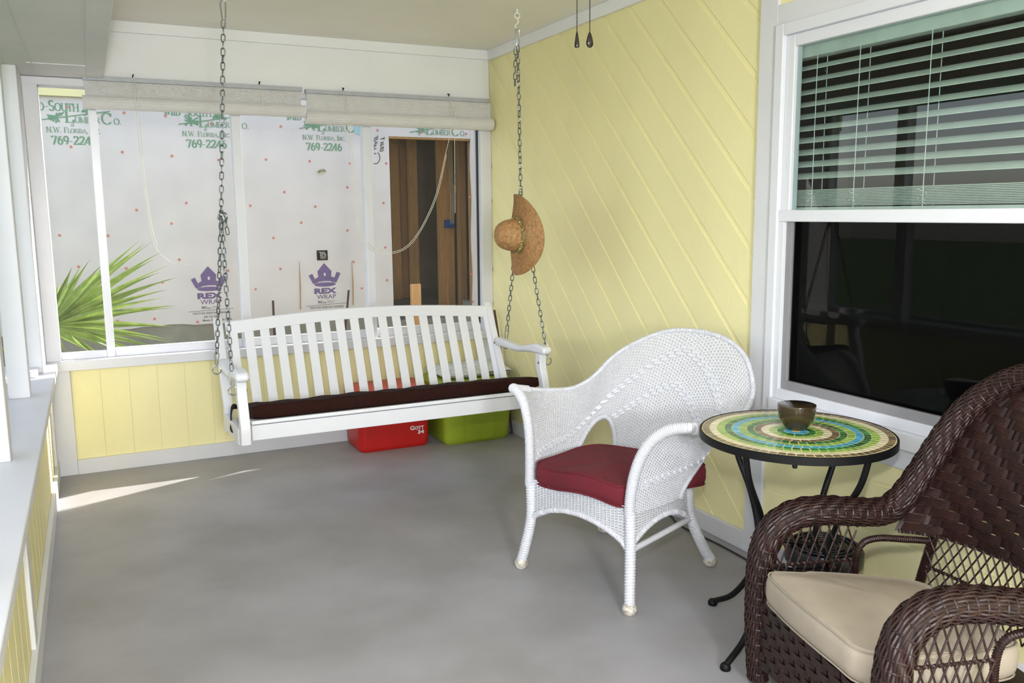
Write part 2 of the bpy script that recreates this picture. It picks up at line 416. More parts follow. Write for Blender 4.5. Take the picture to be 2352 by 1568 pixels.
# --- back wall: yellow panel in a white frame, screened opening, white header
mb = MB(); mb.box(-2.95, 0, 0, .1, 2.165, ZC); struct(mb.build('wall_back', M['white_wall'], smooth=False, bevel=.003))
mb = MB(); mb.box(-2.95, 0, .012, .1, 0, .61)
xs = -2.6
while xs < -.1:
    mb.box(xs + .001, min(xs + .149, -.1), .009, .012, .08, .6); xs += .15
struct(mb.build('wall_back_panel', M['yellow'], smooth=False, bevel=.001, seg=1))
mb = MB(); mb.box(-2.7, -2.6, -.012, .012, 0, .6); mb.box(-.1, -.018, -.012, .012, 0, .6); struct(mb.build('trim_6', M['white_trim'], smooth=False, bevel=.003))
mb = MB(); mb.box(-2.6, -.1, -.014, .012, 0, .085); struct(mb.build('baseboard_back', M['white_trim'], smooth=False, bevel=.003))
w2 = struct_root('window_2')
mb = MB(); mb.box(-2.73, -.0, -.035, .1, .6, .655); mb.build('window_sill', M['white_trim'], w2, smooth=False, bevel=.004)
mb = MB()
mb.box(-2.71, -2.637, -.02, .1, .655, 2.165); mb.box(-.075, -.0, -.02, .1, .655, 2.165); mb.box(-2.637, -.06, -.0, .1, 2.14, 2.165)
mb.box(-2.71, -2.33, -.022, 0, 2.14, 2.182)
mb.build('window_frame', M['white_trim'], w2, smooth=False, bevel=.004)
for nm, x0, x1, y0 in (('mullion', -2.404, -2.362, .02), ('mullion', -1.655, -1.606, .0), ('mullion', -.868, -.817, .0)):
    MB().box(x0, x1, y0, .075, .655, 2.14).build(nm, M['vinyl'], w2, smooth=False, bevel=.003)
for x0, x1, y0, z1 in ((-2.637, -2.404, .03, .695), (-2.362, -1.655, .03, .705), (-1.606, -.868, .03, .708), (-.817, -.06, .03, .712)):
    MB().box(x0, x1, y0, .06, .655, z1).build('bottom_rail', M['vinyl'], w2, smooth=False, bevel=.003)
MB().box(-.083, -.076, .028, .05, .7, 2.14).build('shadow_gap_strip', M['dark'], w2, smooth=False)  # dark strip painting the shadow gap beside the right jamb
MB().add([(-2.637, .05, .69), (-.075, .05, .69), (-.075, .05, 2.15), (-2.637, .05, 2.15)], [(0, 1, 2, 3)]).build('insect_screen', M['screen'], w2, smooth=False)

# --- low left wall with sill and posts
mb = MB(); mb.box(-2.95, XL - .004, YB, .1, 0, .62)
y = -.02
while y > YB:
    mb.box(XL - .004, XL + .0, y - .15, y - .003, .09, .6); y -= .153
struct(mb.build('wall_left', M['yellow'], smooth=False, bevel=.001, seg=1))
mb = MB(); mb.box(-2.95, XL + .055, YB, -.04, .615, .655); mb.box(XL, XL + .02, YB, -.04, .575, .615)
mb.box(-2.87, XL - .02, -.5, -.04, .655, .69); mb.box(-2.95, -2.86, YB, -.5, .655, .675)
struct(mb.build('trim_7', M['white_trim'], smooth=False, bevel=.004))
mb = MB(); mb.box(XL, XL + .02, YB, -.014, 0, .095); struct(mb.build('baseboard_left', M['white_trim'], smooth=False, bevel=.003))
mb = MB()
for y in (-.1, -2.33, -4.6): mb.box(XL, XL + .015, y - .045, y + .045, .095, .575)
struct(mb.build('trim_8', M['white_trim'], smooth=False, bevel=.003))
w3 = struct_root('window_3')
for y in (-.98, -2.1, -3.25, -4.4, -5.6, -6.8, -8.0):
    MB().box(-2.82, -2.735, y - .045, y + .045, .655, 2.185).build('post', M['white_trim'], w3, smooth=False, bevel=.004)
MB().box(-2.785, XL, -.36, -.0, .655, 2.185).build('corner_post', M['white_trim'], w3, smooth=False, bevel=.004)
MB().add([(-2.86, YB, .66), (-2.86, -.4, .66), (-2.86, -.4, 2.18), (-2.86, YB, 2.18)], [(0, 1, 2, 3)]).build('insect_screen', M['screen'], w3, smooth=False)

# ------------------------------------------------------------------ chains
def link_pts(c, d, side, L=.0405, Wd=.0215):
    """closed racetrack centred at c, long axis d, short axis side"""
    out = []; rr = Wd / 2 - .0026; hl = L / 2 - .0026 - rr
    for i in range(7): a = PI * i / 6; out.append(c + d * (hl + rr * math.sin(a)) + side * rr * math.cos(a))
    for i in range(7): a = PI * i / 6; out.append(c - d * (hl + rr * math.sin(a)) - side * rr * math.cos(a))
    return out
def chain_links(mb, a, b, pitch=.0304, tw=0., L=.0405, Wd=.0215, r=.0027):
    a, b = V3(a), V3(b); n = max(1, int(round(np.linalg.norm(b - a) / pitch))); d = unit(b - a)
    ref = V3((0, 1, 0)) if abs(d[1]) < .8 else V3((1, 0, 0))
    s1 = unit(np.cross(d, ref)); s2_ = np.cross(d, s1)
    for i in range(n):
        c = a + (b - a) * (i + .5) / n; an = (PI / 2) * (i % 2) + tw + .25 * math.sin(i * .9)
        mb.tube(link_pts(c, d, s1 * math.cos(an) + s2_ * math.sin(an), L, Wd), r, 6, closed=True)
def ring(mb, c, nrm, R, r, n=24):
    nrm = unit(V3(nrm)); a = unit(np.cross(nrm, V3((0, 0, 1)) if abs(nrm[2]) < .9 else V3((1, 0, 0)))); b = np.cross(nrm, a)
    mb.tube([V3(c) + R * (a * math.cos(2 * PI * i / n) + b * math.sin(2 * PI * i / n)) for i in range(n)], r, 8, closed=True)

EYE = {('L', 'f'): (-1.918, -1.36, .683), ('L', 'b'): (-1.925, -.88, .70), ('R', 'f'): (-.305, -1.36, .683), ('R', 'b'): (-.320, -.88, .705)}
TOP = {'L': (-1.823, -1.13, ZC), 'R': (-.355, -1.13, ZC)}
SPL = {'L': (-1.893, -1.13, 1.46), 'R': (-.342, -1.13, 1.56)}
LBL = {'L': 'steel swing chain from the ceiling to the bench arm nearer the screened left wall',
       'R': 'steel swing chain hanging beside the yellow wall with a straw hat on it'}
for s in 'LR':
    t = thing('swing_chain', LBL[s], 'chain', TOP[s], 0, 'swing chains')
    T = V3(TOP[s]); S = V3(SPL[s]); d = unit(S - T)
    mb = MB(); mb.tube([T + V3((0, 0, .0)), T - V3((0, 0, .02))], .0045, 8)
    ring(mb, T - V3((0, 0, .034)), (.3, 1, 0), .013, .0035)
    # S shaped connector
    q = T - V3((0, 0, .05)); pts = [q + V3((.010 * math.sin(i * PI / 6) * (1 if i < 6 else 1), .004, -.004 * i)) for i in range(13)]
    mb.tube(pts, .0035, 6); mb.build('ceiling_hook', M['white_metal'], t, world=True)
    mb = MB(); c = T + d * .145
    pr = [(0, .046), (.008, .043), (.011, .034), (.008, -.028), (.005, -.040), (0, -.044), (-.005, -.040), (-.007, -.028), (-.012, .034), (-.008, .043)]
    mb.tube([c + V3((p[0], 0, p[1])) for p in pr], .0032, 8, closed=True); mb.build('carabiner', M['steel'], t, world=True)
    mb = MB(); chain_links(mb, T + d * .185, S); mb.build('upper_strand', M['galv'], t, world=True)
    mb = MB(); p0 = T + d * .20 + V3((-.018, -.01, 0))   # spare tail hanging from the carabiner
    if s == 'R': chain_links(mb, p0, p0 + V3((-.006, 0, -.19)), tw=.4)
    else:
        p0 = S + V3((.012, -.012, -.0)); chain_links(mb, p0, p0 + V3((.01, 0, -.10)), tw=.4)
        ring(mb, S + V3((.004, -.01, -.02)), (.8, 1, .2), .022, .0035)
        mb.tube([S + V3((-.02, -.01, -.03)), S + V3((-.012, -.012, -.005)), S + V3((.002, -.012, .008)), S + V3((.018, -.012, -.03)), S + V3((.014, -.012, -.05))], .003, 6)
    mb.build('chain_tail', M['galv'], t, world=True)
    for w, nm in (('f', 'front_strand'), ('b', 'rear_strand')):
        e = V3(EYE[(s, w)]); de = unit(e - S)
        mb = MB(); chain_links(mb, S - de * .012, e - de * .075, tw=.5); mb.build(nm, M['galv'], t, world=True)
        mb = MB(); c = e - de * .047; sd = unit(np.cross(de, V3((.25, 1, 0))))
        mb.tube([c + de * p[1] + sd * p[0] for p in ((0, -.034), (.008, -.03), (.010, -.02), (.005, .03), (0, .036), (-.005, .03), (-.010, -.02), (-.008, -.03))], .003, 8, closed=True)
        mb.build('snap_hook', M['steel'], t, world=True)

# ------------------------------------------------------------------ porch swing
BX0, BX1 = -1.85, -.335
sw = thing('porch_swing', 'white slatted wooden swing bench hung on steel chains', 'swing', ((BX0 + BX1) / 2, -1.15, .40))
BM = M['bench']
yf, ys, yt = -1.40, -.92, -.70          # seat front, seat back, top of back
zf, zs, zt = .522, .436, .905
def bb(y0, y1, z0, z1, x0, x1, nm, bev=.004): return MB().box(x0, x1, y0, y1, z0, z1).build(nm, BM, sw, smooth=False, bevel=bev, world=True)
# seat boards (run along the bench, dipping to the back)
for i in range(6):
    t0 = i / 6; ya = yf + (ys - yf) * t0; yb = yf + (ys - yf) * (t0 + .14); za = zf + (zs - zf) * t0
    mb = MB(); mb.bar((BX0, (ya + yb) / 2, za - .009), (BX1, (ya + yb) / 2, za - .009), .072, .018, side=(0, .12, 1)); mb.build('seat_board', BM, sw, smooth=False, bevel=.004, world=True)
bb(yf + .005, yf + .03, .432, .503, BX0, BX1, 'front_rail')
bb(ys - .02, ys + .005, .395, .445, BX0, BX1, 'rear_rail')
for sx, xo in ((-1, BX0), (1, BX1)):
    x0, x1 = (xo - .055, xo - .012) if sx < 0 else (xo - .034, xo + .004)
    # back post, leaning
    mb = MB(); mb.prism([(ys - .005, .37), (ys + .045, .37), (ys + .05, .50), (yt + .035, zt + .005), (yt + .005, zt + .02), (yt - .02, zt - .01), (ys - .005, .50)], lambda a, b: (x0, a, b), (x1 - x0, 0, 0)); mb.build('back_post', BM, sw, smooth=False, bevel=.005, world=True)
    # arm post with a gentle S
    c = catmull([(yf - .012, .425), (yf - .018, .50), (yf + .002, .575), (yf + .03, .65), (yf + .03, .715)], 5)
    mb = MB(); ol = [(p[0] - .026, p[1]) for p in c] + [(p[0] + .026, p[1]) for p in c[::-1]]
    mb.prism(ol, lambda a, b: (x0, a, b), (x1 - x0, 0, 0)); mb.build('arm_post', BM, sw, smooth=False, bevel=.004, world=True)
    # arm with scooped top and rounded nose
    tp = catmull([(ys + .075, .735), (-1.02, .727), (-1.13, .722), (-1.25, .745), (-1.34, .762), (yf - .005, .758)], 6)
    nose = [(yf - .02 + .028 * math.cos(a) * 1, .735 + .023 * math.sin(a)) for a in np.linspace(PI * .6, PI * 1.4, 7)]
    bt = catmull([(yf + .0, .712), (-1.25, .705), (-1.1, .688), (ys + .075, .69)], 6)
    ol = [tuple(p) for p in tp] + nose + [tuple(p) for p in bt]
    mb = MB(); mb.prism(ol, lambda a, b: (x0 - .008, a, b), (x1 - x0 + .016, 0, 0)); mb.build('armrest', BM, sw, smooth=True, angle=30, bevel=.014, seg=3, world=True)
    mb = MB(); mb.bar((x0 + .01 if sx < 0 else x1 - .01, yf + .04, .45), (x0 + .01 if sx < 0 else x1 - .01, ys, .43), .024, .075); mb.build('side_rail', BM, sw, smooth=False, bevel=.003, world=True)
    S = 'L' if sx < 0 else 'R'
    for w in 'fb':
        e = V3(EYE[(S, w)]); mb = MB(); ring(mb, e + V3((0, 0, -.016)), (.45, 1, 0), .0205, .0036)
        xa = x0 if sx < 0 else x1
        mb.tube([e + V3((-sx * .018, 0, -.016)), (xa - sx * .004, e[1], e[2] - .016)], .0036, 8); mb.build('eye_bolt', M['steel'], sw, world=True)
    xi = x1 if sx < 0 else x0
    for (yy, zz_) in ((yf + .02, .665), (-.83, .70)):
        mb = MB(); mb.tube([(xi, yy, zz_), (xi - sx * .003, yy, zz_)], .006, 10); mb.build('bolt_head', M['galv'], sw, world=True)
# curved top rail and slats
NS = 19; rise_t, rise_b = .036, .044
def arch(x, r): t = (x - BX0) / (BX1 - BX0); return r * math.sin(PI * t)
mb = MB(); rings = []
for i in range(25):
    x = BX0 + (BX1 - BX0) * i / 24; a, b = zt - .068 + arch(x, rise_b), zt - .004 + arch(x, rise_t)
    rings.append([(x, yt - .034, a), (x, yt - .007, a), (x, yt + .018, b), (x, yt - .01, b)])
mb.loft(rings); mb.build('top_rail', BM, sw, smooth=True, angle=30, bevel=.003, world=True)
for i in range(NS):
    x = BX0 + .034 + (BX1 - BX0 - .068) * i / (NS - 1); zb = zt - .06 + arch(x, rise_b)
    mb = MB(); mb.bar((x, ys + .01, .435), (x, yt - .022, zb), .047, .013, side=(0, 1, -.3)); mb.build('back_slat', BM, sw, smooth=False, bevel=.003, world=True)

cu = thing('bench_cushion', 'long dark brown canvas seat pad lying on the white swing bench', 'cushion', ((BX0 + BX1) / 2, -1.16, .52))
def pad(mb, x0, x1, y0, y1, z0f, z0b, th, n=40, sag=.006):
    rings = []
    for i in range(n + 1):
        x = x0 + (x1 - x0) * i / n; e = .012 * (i in (0, n)) + .004 * (i in (1, n - 1)); w = sag * math.sin(i * 1.3) + sag * .6 * math.sin(i * .47 + 1)
        prof = []
        for j in range(28):
            a = 2 * PI * j / 28; c_, s_ = math.cos(a), math.sin(a)
            py = np.sign(c_) * abs(c_) ** .25; pz = np.sign(s_) * abs(s_) ** .3
            yy = (y0 + y1) / 2 + ((y1 - y0) / 2 - e) * py
            tt = (yy - y0) / (y1 - y0); zb = z0f + (z0b - z0f) * tt
            prof.append((x, yy, zb + th / 2 + (th / 2 - e) * pz + (w * .5 if pz > 0 else 0)))
        rings.append(prof)
    mb.loft(rings)
mb = MB(); pad(mb, BX0 + .012, BX1 - .03, yf + .012, ys - .03, zf + .002, zs + .006, .074); mb.build('cushion_body', M['brown_fabric'], cu, world=True)
mb = MB()
for (a, b) in ((0, 0), (.012, -.014)):
    mb.tube(catmull([(BX0 + .012, ys - .04, .50), (BX0 - .03, -1.02, .51 + a), (BX0 - .052, -1.12, .475 + b), (BX0 - .045, -1.16, .455), (BX0 - .01, -1.18, .46)], 6), .004, 6, rx=.008)
mb.tube(catmull([(BX0 - .05, -1.1, .462), (BX0 - .06, -1.18, .437), (BX0 - .02, -1.25, .43), (BX0 + .0, -1.28, .445)], 6), .004, 6, rx=.007)
mb.build('tie_strap', M['black_strap'], cu, world=True)

# ------------------------------------------------------------------ straw hat on the right-hand chain
hc = V3((-.452, -1.325, 1.335)); hat = thing('straw_hat', 'wide-brimmed tan straw sun hat hanging on the swing chain', 'hat', hc)
def hat_surf(prof, n, fx_):
    """axis is -x; prof (r, h); returns rings"""
    out = []
    for (r, h) in prof:
        out.append([(hc[0] - h + fx_(r, a), hc[1] + r * math.cos(a), hc[2] + r * math.sin(a)) for a in (2 * PI * j / n for j in range(n))])
    return out
def droop(r, a):
    t = max(0, (r - .085) / .12); return .028 * t * t + .05 * t * t * max(0, math.cos(a)) + .010 * t * math.sin(2 * a + .5) - .044 * t * t * math.sin(a) ** 2
mb = MB(); prof = []
for i in range(46):
    r = .083 + .125 * i / 45; prof.append((r, .0028 * math.cos(i * 2 * PI / 3)))
back = [(r, h - .006) for (r, h) in prof[::-1]]
mb.loft(hat_surf(prof + back, 72, droop), cap=False); mb.build('brim', M['straw'], hat, world=True, angle=80)
mb = MB(); prof = []
for i in range(44):
    t = i / 43; a = t * PI / 2; r = .084 * math.cos(a) ** .62 + .0009 * math.cos(i * 2 * PI / 3) if t < 1 else .001
    prof.append((max(r, .001), .128 * math.sin(a) ** .9 + .0016 * math.cos(i * 2 * PI / 3)))
mb.loft(hat_surf(prof, 56, lambda r, a: 0), cap=True); mb.build('crown', M['straw'], hat, world=True, angle=80)
mb = MB()
for q in range(3):
    mb.tube([(hc[0] - .012 - .006 * q + .004 * math.sin(a * 34 + q * 2), hc[1] + (.0885 + .002 * math.cos(a * 34)) * math.cos(a), hc[2] + (.0885 + .002 * math.cos(a * 34)) * math.sin(a)) for a in np.linspace(0, 2 * PI, 220)[:-1]], .0021, 5, closed=True)
mb.tube([(hc[0] - .012, hc[1] - .09, hc[2] - .02), (hc[0] - .02, hc[1] - .1, hc[2] - .04)], .003, 5)
mb.tube([(hc[0] - .0, hc[1] - .02, hc[2] - .093), (hc[0] - .03, hc[1] - .03, hc[2] - .094)], .003, 5); mb.build('hat_band', M['gold'], hat, world=True)

# ------------------------------------------------------------------ storage bins, pad, stick
def text_mesh(txt, size, sx=1., bold=0.):
    cu_ = bpy.data.curves.new('lettering', 'FONT'); cu_.body = txt; cu_.size = size; cu_.align_x = 'LEFT'; cu_.offset = bold; cu_.resolution_u = 3
    o = bpy.data.objects.new('lettering', cu_); COL.objects.link(o); dg = bpy.context.evaluated_depsgraph_get()
    me = bpy.data.meshes.new_from_object(o.evaluated_get(dg)); v = [(p.co.x * sx, p.co.y) for p in me.vertices]; f = [tuple(p.vertices) for p in me.polygons]
    bpy.data.objects.remove(o); bpy.data.meshes.remove(me); bpy.data.curves.remove(cu_)
    return v, f
def put_text(mb, txt, fn, size, sx=1., bold=0., mi=0, fit=None):
    v, f = text_mesh(txt, size, sx, bold)
    if fit:
        w = max(p[0] for p in v) - min(p[0] for p in v); m0 = min(p[0] for p in v); v = [((p[0] - m0) * fit / w, p[1]) for p in v]
    mb.add([fn(*p) for p in v], f, mi)

def bin_body(mb, cx, cy, wb, db, wt, dt, h, r=.045, wall=.006):
    R = []
    for k_, z in ((0, 0.0), (.012, .0), (.06, .012), (.12, .03), (1, h)):
        t = z / h; w = wb + (wt - wb) * t; d = db + (dt - db) * t; e = .02 if k_ == 0 else (.012 if k_ == .012 else (.004 if k_ == .06 else 0))
        R.append([(x, y, z) for x, y in rrect(w - 2 * e, d - 2 * e, r - e * .5, 6, cx, cy)])
    mb.loft(R)
rb = thing('storage_bin', 'red plastic storage tub on the floor beneath the swing', 'storage bin', (-.835, -.205, 0), 0, 'storage bins under the swing')
mb = MB(); bin_body(mb, -.832, -.205, .455, .30, .465, .32, .355); rbody = mb.build('bin_body', M['red_plastic'], rb, world=True)
mb = MB(); mb.loft([[(x, y, z) for x, y in rrect(.485 - e, .345 - e, .04, 6, -.825, -.205)] for z, e in ((.32, .0), (.345, 0), (.355, .006), (.372, .03), (.385, .05), (.39, .07))]); mb.build('lid', M['red_lid'], rb, world=True)
mb = MB()
tilt = .01 / .355
fn = lambda a, b, x=-.835: (x + a, -.205 - .15 - tilt * b - .0012, b)
put_text(mb, 'G', lambda a, b: fn(a + .098, b + .112), .036, 1, .0012, fit=.027); put_text(mb, 'OTT', lambda a, b: fn(a + .127, b + .112), .029, 1, .0012, fit=.061)
put_text(mb, '34', lambda a, b: fn(a + .147, b + .084), .032, 1, .0012, fit=.042); mb.build('lettering', M['white_print'], rbody, world=True, smooth=False)
gb = thing('storage_bin', 'lime green plastic storage tub in the corner with a white pad on its lid', 'storage bin', (-.305, -.245, 0), 0, 'storage bins under the swing')
mb = MB(); bin_body(mb, -.305, -.255, .45, .36, .49, .40, .375)
mb.prism([(-.09, .02), (.10, .02), (.112, .36), (-.10, .36)], lambda a, b: (-.305 + a, -.255 - .18 - .02 * b / .39 - .004, b), (0, .02, 0)); mb.build('bin_body', M['green_plastic'], gb, world=True)
mb = MB(); mb.loft([[(x, y, z) for x, y in rrect(.505 - e, .44 - e, .04, 6, -.312, -.255)] for z, e in ((.35, .0), (.378, 0), (.386, .006), (.40, .03), (.408, .05), (.412, .07))]); mb.build('lid', M['green_lid'], gb, world=True)
wp = thing('folded_pad', 'white quilted pad folded on top of the green tub', 'pad', (-.29, -.24, .412))
mb = MB(); n1, n2 = 30, 22; v = []; f = []
for sgn in (1, -1):
    for j in range(n2 + 1):
        for i in range(n1 + 1):
            u, w = i / n1 * 2 - 1, j / n2 * 2 - 1; e = max(0, 1 - abs(u) ** 6) ** .5 * max(0, 1 - abs(w) ** 6) ** .5
            z = .4395 + sgn * (.028 * e + (.006 * math.sin(u * 14) * math.sin(w * 11) * e if sgn > 0 else 0)) + (.010 * (u > .2) * math.sin((u - .2) * 3) if sgn > 0 else 0)
            v.append((-.292 + .235 * u, -.245 + .17 * w + .01 * math.sin(u * 5), z))
o2 = (n1 + 1) * (n2 + 1)
for j in range(n2):
    for i in range(n1):
        a = j * (n1 + 1) + i; f.append((a, a + 1, a + n1 + 2, a + n1 + 1)); f.append((o2 + a, o2 + a + n1 + 1, o2 + a + n1 + 2, o2 + a + 1))
mb.add(v, f); mb.build('pad_body', M['white_cloth'], wp, world=True)
mb = MB(); mb.tube([(-.031, -.36, .0), (-.030, -.30, .22), (-.028, -.10, .80)], .0075, 10)
tag(mb.build('wooden_stick', M['stick']), 'thin dark brown stick leaning in the corner behind the green tub', 'stick')

# ------------------------------------------------------------------ white wicker chair
def wv(G, amp, wid, thick, mb, mask=None, shift=1, stake=None, phase=0):
    """plain weave on a point grid G[row, halfstep]; returns nothing"""
    rows, k, _ = G.shape
    dU = unit(np.gradient(G, axis=1)); dV = unit(np.gradient(G, axis=0)); N = unit(np.cross(dU, dV))
    kk = np.arange(k)[None, :]; jj = np.arange(rows)[:, None]
    off = np.where(kk % 2 == 0, amp * (1 - 2 * (((kk // 2) + jj * shift + phase) % 2)), 0.)
    if wid is None: wid = np.minimum(.44 * np.linalg.norm(np.gradient(G, axis=0), axis=2), .0034)[..., None]
    mb.strips(G + N * off[..., None], dV, N, wid, thick, mask)
    if stake:
        C = np.transpose(G[:, ::2], (1, 0, 2)); m2 = None
        if mask is not None: m2 = np.transpose(mask[:, ::2])
        mb.strips(C, np.transpose(dU[:, ::2], (1, 0, 2)), np.transpose(N[:, ::2], (1, 0, 2)), stake[0], stake[1], m2)
    return N
CHO = V3((-.597, -2.48, 0)); CHR = math.atan2(-.945, .326)
wc = thing('wicker_armchair', 'white painted wicker armchair with a maroon seat cushion', 'armchair', CHO, CHR, 'wicker armchairs')
WK = M['wicker']
Bc = [(-.228, -.27), (-.25, -.10), (-.24, .04), (-.19, .135), (-.09, .185), (.03, .20), (.14, .185), (.24, .135), (.29, .04), (.295, -.10), (.272, -.27)]
Tc = [(-.40, -.19, .725), (-.425, -.06, .695), (-.40, .03, .682), (-.345, .13, .683), (-.29, .20, .728), (-.235, .27, .815), (-.165, .33, .876), (-.05, .39, .933), (.09, .415, .948), (.24, .405, .93), (.36, .365, .872), (.435, .30, .765), (.465, .20, .70), (.472, .05, .672), (.47, -.09, .69), (.482, -.20, .708)]
NST = 122; NW = 92; KH = 2 * NST + 1
bc = catmull(Bc, 24); tc_ = catmull(Tc, 24)
# same parameter for both curves (average arc length)
def arc(P): d = np.r_[0, np.cumsum(np.linalg.norm(np.diff(P, axis=0), axis=1))]; return d / d[-1]
pb_, pt_ = arc(bc), arc(tc_); uu = np.linspace(0, 1, KH)
bq = np.stack([np.interp(uu, pb_, bc[:, i]) for i in range(2)], 1); tq = np.stack([np.interp(uu, pt_, tc_[:, i]) for i in range(3)], 1)
ZS = .36
def shell(u_i, v):
    """v array 0..1"""
    out = np.empty((len(v), len(u_i), 3)); vv = v[:, None]
    b = bq[u_i]; t = tq[u_i]; fl = vv ** 1.35
    arm = np.clip((np.abs(uu[u_i] - .5) - .30) / .2, 0, 1)[None, :]
    out[..., 0] = b[:, 0] + (t[:, 0] - b[:, 0]) * (fl * (1 - arm) + arm * vv ** 2.3)
    out[..., 1] = b[:, 1] + (t[:, 1] - b[:, 1]) * (fl * (1 - arm) + arm * vv ** 1.5)
    zt_ = t[:, 2]; out[..., 2] = ZS + (zt_ - ZS) * (vv * (1 - arm) + arm * np.sin(vv * PI / 2 * .98) / math.sin(PI / 2 * .98))
    return out
G = shell(np.arange(KH), np.linspace(0, 1, NW))
U = uu[None, :].repeat(NW, 0); Vv = np.linspace(0, 1, NW)[:, None].repeat(KH, 1)
# arched openings where the arms meet the back
def near_u(p): return uu[np.argmin(np.linalg.norm(G[int(NW * .3)][:, :2] - np.array(p), axis=1))]
HOLES = []
for p, q in (((-.268, .045), (-.128, .195)), ((.325, .045), (.20, .195))):
    a_, b_ = near_u(p), near_u(q); HOLES.append(((a_ + b_) / 2, abs(b_ - a_) * .44))
HV0, HVH = .05, .40
def hole(u, v, h): return ((u - h[0]) / h[1]) ** 2 + (np.maximum(v - HV0, 0) / HVH) ** 2 < 1
mask = ~(hole(U, Vv, HOLES[0]) | hole(U, Vv, HOLES[1]))
mask[:, -1] = False
mb = MB(); Nn = wv(G, .0028, None, .0014, mb, mask, stake=(.0026, .0015))
back_o = mb.build('woven_back', WK, wc, smooth=False)
# raised chevron bands
for vp, sl, lim in ((.84, 1.42, .46), (.60, 1.42, .24)):
    mb = MB()
    for i in range(4, NST - 4):
        u = i / NST
        if abs(u - .5) > lim: continue
        v = vp - sl * abs(u - .5); jf = v * NW + (0 if i % 2 else 2.9)
        k0 = 2 * i
        j0, j1 = int(round(jf)), int(round(jf)) + 2
        if j0 < 2 or j1 > NW - 4 or not (mask[j0, k0 - 2] and mask[j0, k0 + 2] and mask[j1, k0 - 2] and mask[j1, k0 + 2]): continue
        for sg in (1, -1):
            cs = [G[j0, k0 - 2], G[j0, k0 + 2], G[j1, k0 + 2], G[j1, k0 - 2]]; nn = [Nn[j0, k0 - 2], Nn[j0, k0 + 2], Nn[j1, k0 + 2], Nn[j1, k0 - 2]]; cc = sum(cs) / 4
            P = [cc + (p - cc) * .93 + q * sg * .0078 for p, q in zip(cs, nn)]; Q = [p + q * sg * .001 for p, q in zip(cs, nn)]
            mb.add(P + Q, [(0, 1, 2, 3), (0, 4, 5, 1), (1, 5, 6, 2), (2, 6, 7, 3), (3, 7, 4, 0)])
    mb.build('chevron_band', WK, wc, smooth=False)
# braided rim: a core with spiral wrapping
def wrapped(mb, P, r, pitch=.012, sr=.0032, n=10, core=True, dup=1):
    P = resample(P, max(8, int(sum(np.linalg.norm(np.diff(P, axis=0), axis=1)) / .012)))
    if core: mb.tube(P, r, n)
    L = np.r_[0, np.cumsum(np.linalg.norm(np.diff(P, axis=0), axis=1))]; fr = frames(P, False)
    m = int(L[-1] / pitch * 10); 
    for q in range(dup):
        pts = []
        for i in range(m + 1):
            s_ = L[-1] * i / m; idx = min(np.searchsorted(L, s_), len(P) - 1); i0 = max(idx - 1, 0); f_ = (s_ - L[i0]) / max(L[idx] - L[i0], 1e-9)
            c = P[i0] + (P[idx] - P[i0]) * f_; t_, a_, b_ = fr[i0]; an = 2 * PI * (s_ / pitch / 1.0 + q / dup)
            pts.append(c + (a_ * math.cos(an) + b_ * math.sin(an)) * r)
        mb.tube(pts, sr, 4)
mb = MB(); top = G[-1]; wrapped(mb, top[::4], .0085, .0085, .003)
rim = mb.build('rim_braid', WK, wc)
for sgn, col_ in ((0, 0), (1, KH - 1)):
    mb = MB(); top = G[-1]; e = G[:, col_]; pts = [e[i] for i in range(0, NW, 5)] + [e[-1]]; pts += [top[col_ + q if sgn == 0 else col_ - q] + V3((0, 0, -.004)) for q in (3, 6, 9, 12, 15)]
    mb_pts = np.array(pts); wrapped(mb, mb_pts, .0185, .0075, .003); mb.build('arm_front', WK, wc)
for (c, hw_) in HOLES:
    pts = []
    for a in np.linspace(-.0, PI, 22):
        u = c + hw_ * math.cos(a); v = HV0 + HVH * max(0, math.sin(a))
        pts.append(None)
        kx = u * (KH - 1); k0 = int(kx); vx = v * (NW - 1); j0 = int(vx); fk, fj = kx - k0, vx - j0
        pts[-1] = (G[j0, k0] * (1 - fk) + G[j0, k0 + 1] * fk) * (1 - fj) + (G[j0 + 1, k0] * (1 - fk) + G[j0 + 1, k0 + 1] * fk) * fj
    kx = (c + hw_) * (KH - 1); pts = [G[0, int(kx)]] + pts + [G[0, int((c - hw_) * (KH - 1))]]
    mb = MB(); wrapped(mb, np.array(pts), .0105, .0075, .0035); mb.build('opening_rim', WK, wc)
# seat deck
mb = MB(); mb.prism([(p[0] * .94 + .002, p[1] * .93) for p in catmull(Bc, 4)], lambda a, b: (a, b, .352), (0, 0, .02)); mb.build('seat', WK, wc)
# aprons with arched lower edges
FC = [V3((-.222, -.264, 0)), V3((.27, -.264, 0)), V3((.255, .15, 0)), V3((-.21, .15, 0))]
for i in range(4):
    a, b = FC[i], FC[(i + 1) % 4]; L = np.linalg.norm(b - a); ns = int(L / .0165); kh = 2 * ns + 1; rws = 24
    t = np.linspace(0, 1, kh); zlow = .222 + (.085 if i != 2 else .06) * np.sin(PI * t) ** .7; zlow = np.where((t < .02) | (t > .98), .222, zlow)
    out_n = unit(np.cross(b - a, V3((0, 0, 1)))); bulge = .012 * np.sin(PI * t)
    Gp = np.empty((rws, kh, 3))
    for j in range(rws):
        q = j / (rws - 1); Gp[j] = a + (b - a) * t[:, None] + out_n * (bulge * (1))[:, None]; Gp[j, :, 2] = zlow + (.386 - zlow) * q
    mb = MB(); wv(Gp, .0026, None, .0014, mb, None, stake=(.0026, .0015)); mb.build('apron', WK, wc, smooth=False)
    mb = MB(); wrapped(mb, Gp[0][::3], .009, .009, .0034); mb.build('apron_edge', WK, wc)
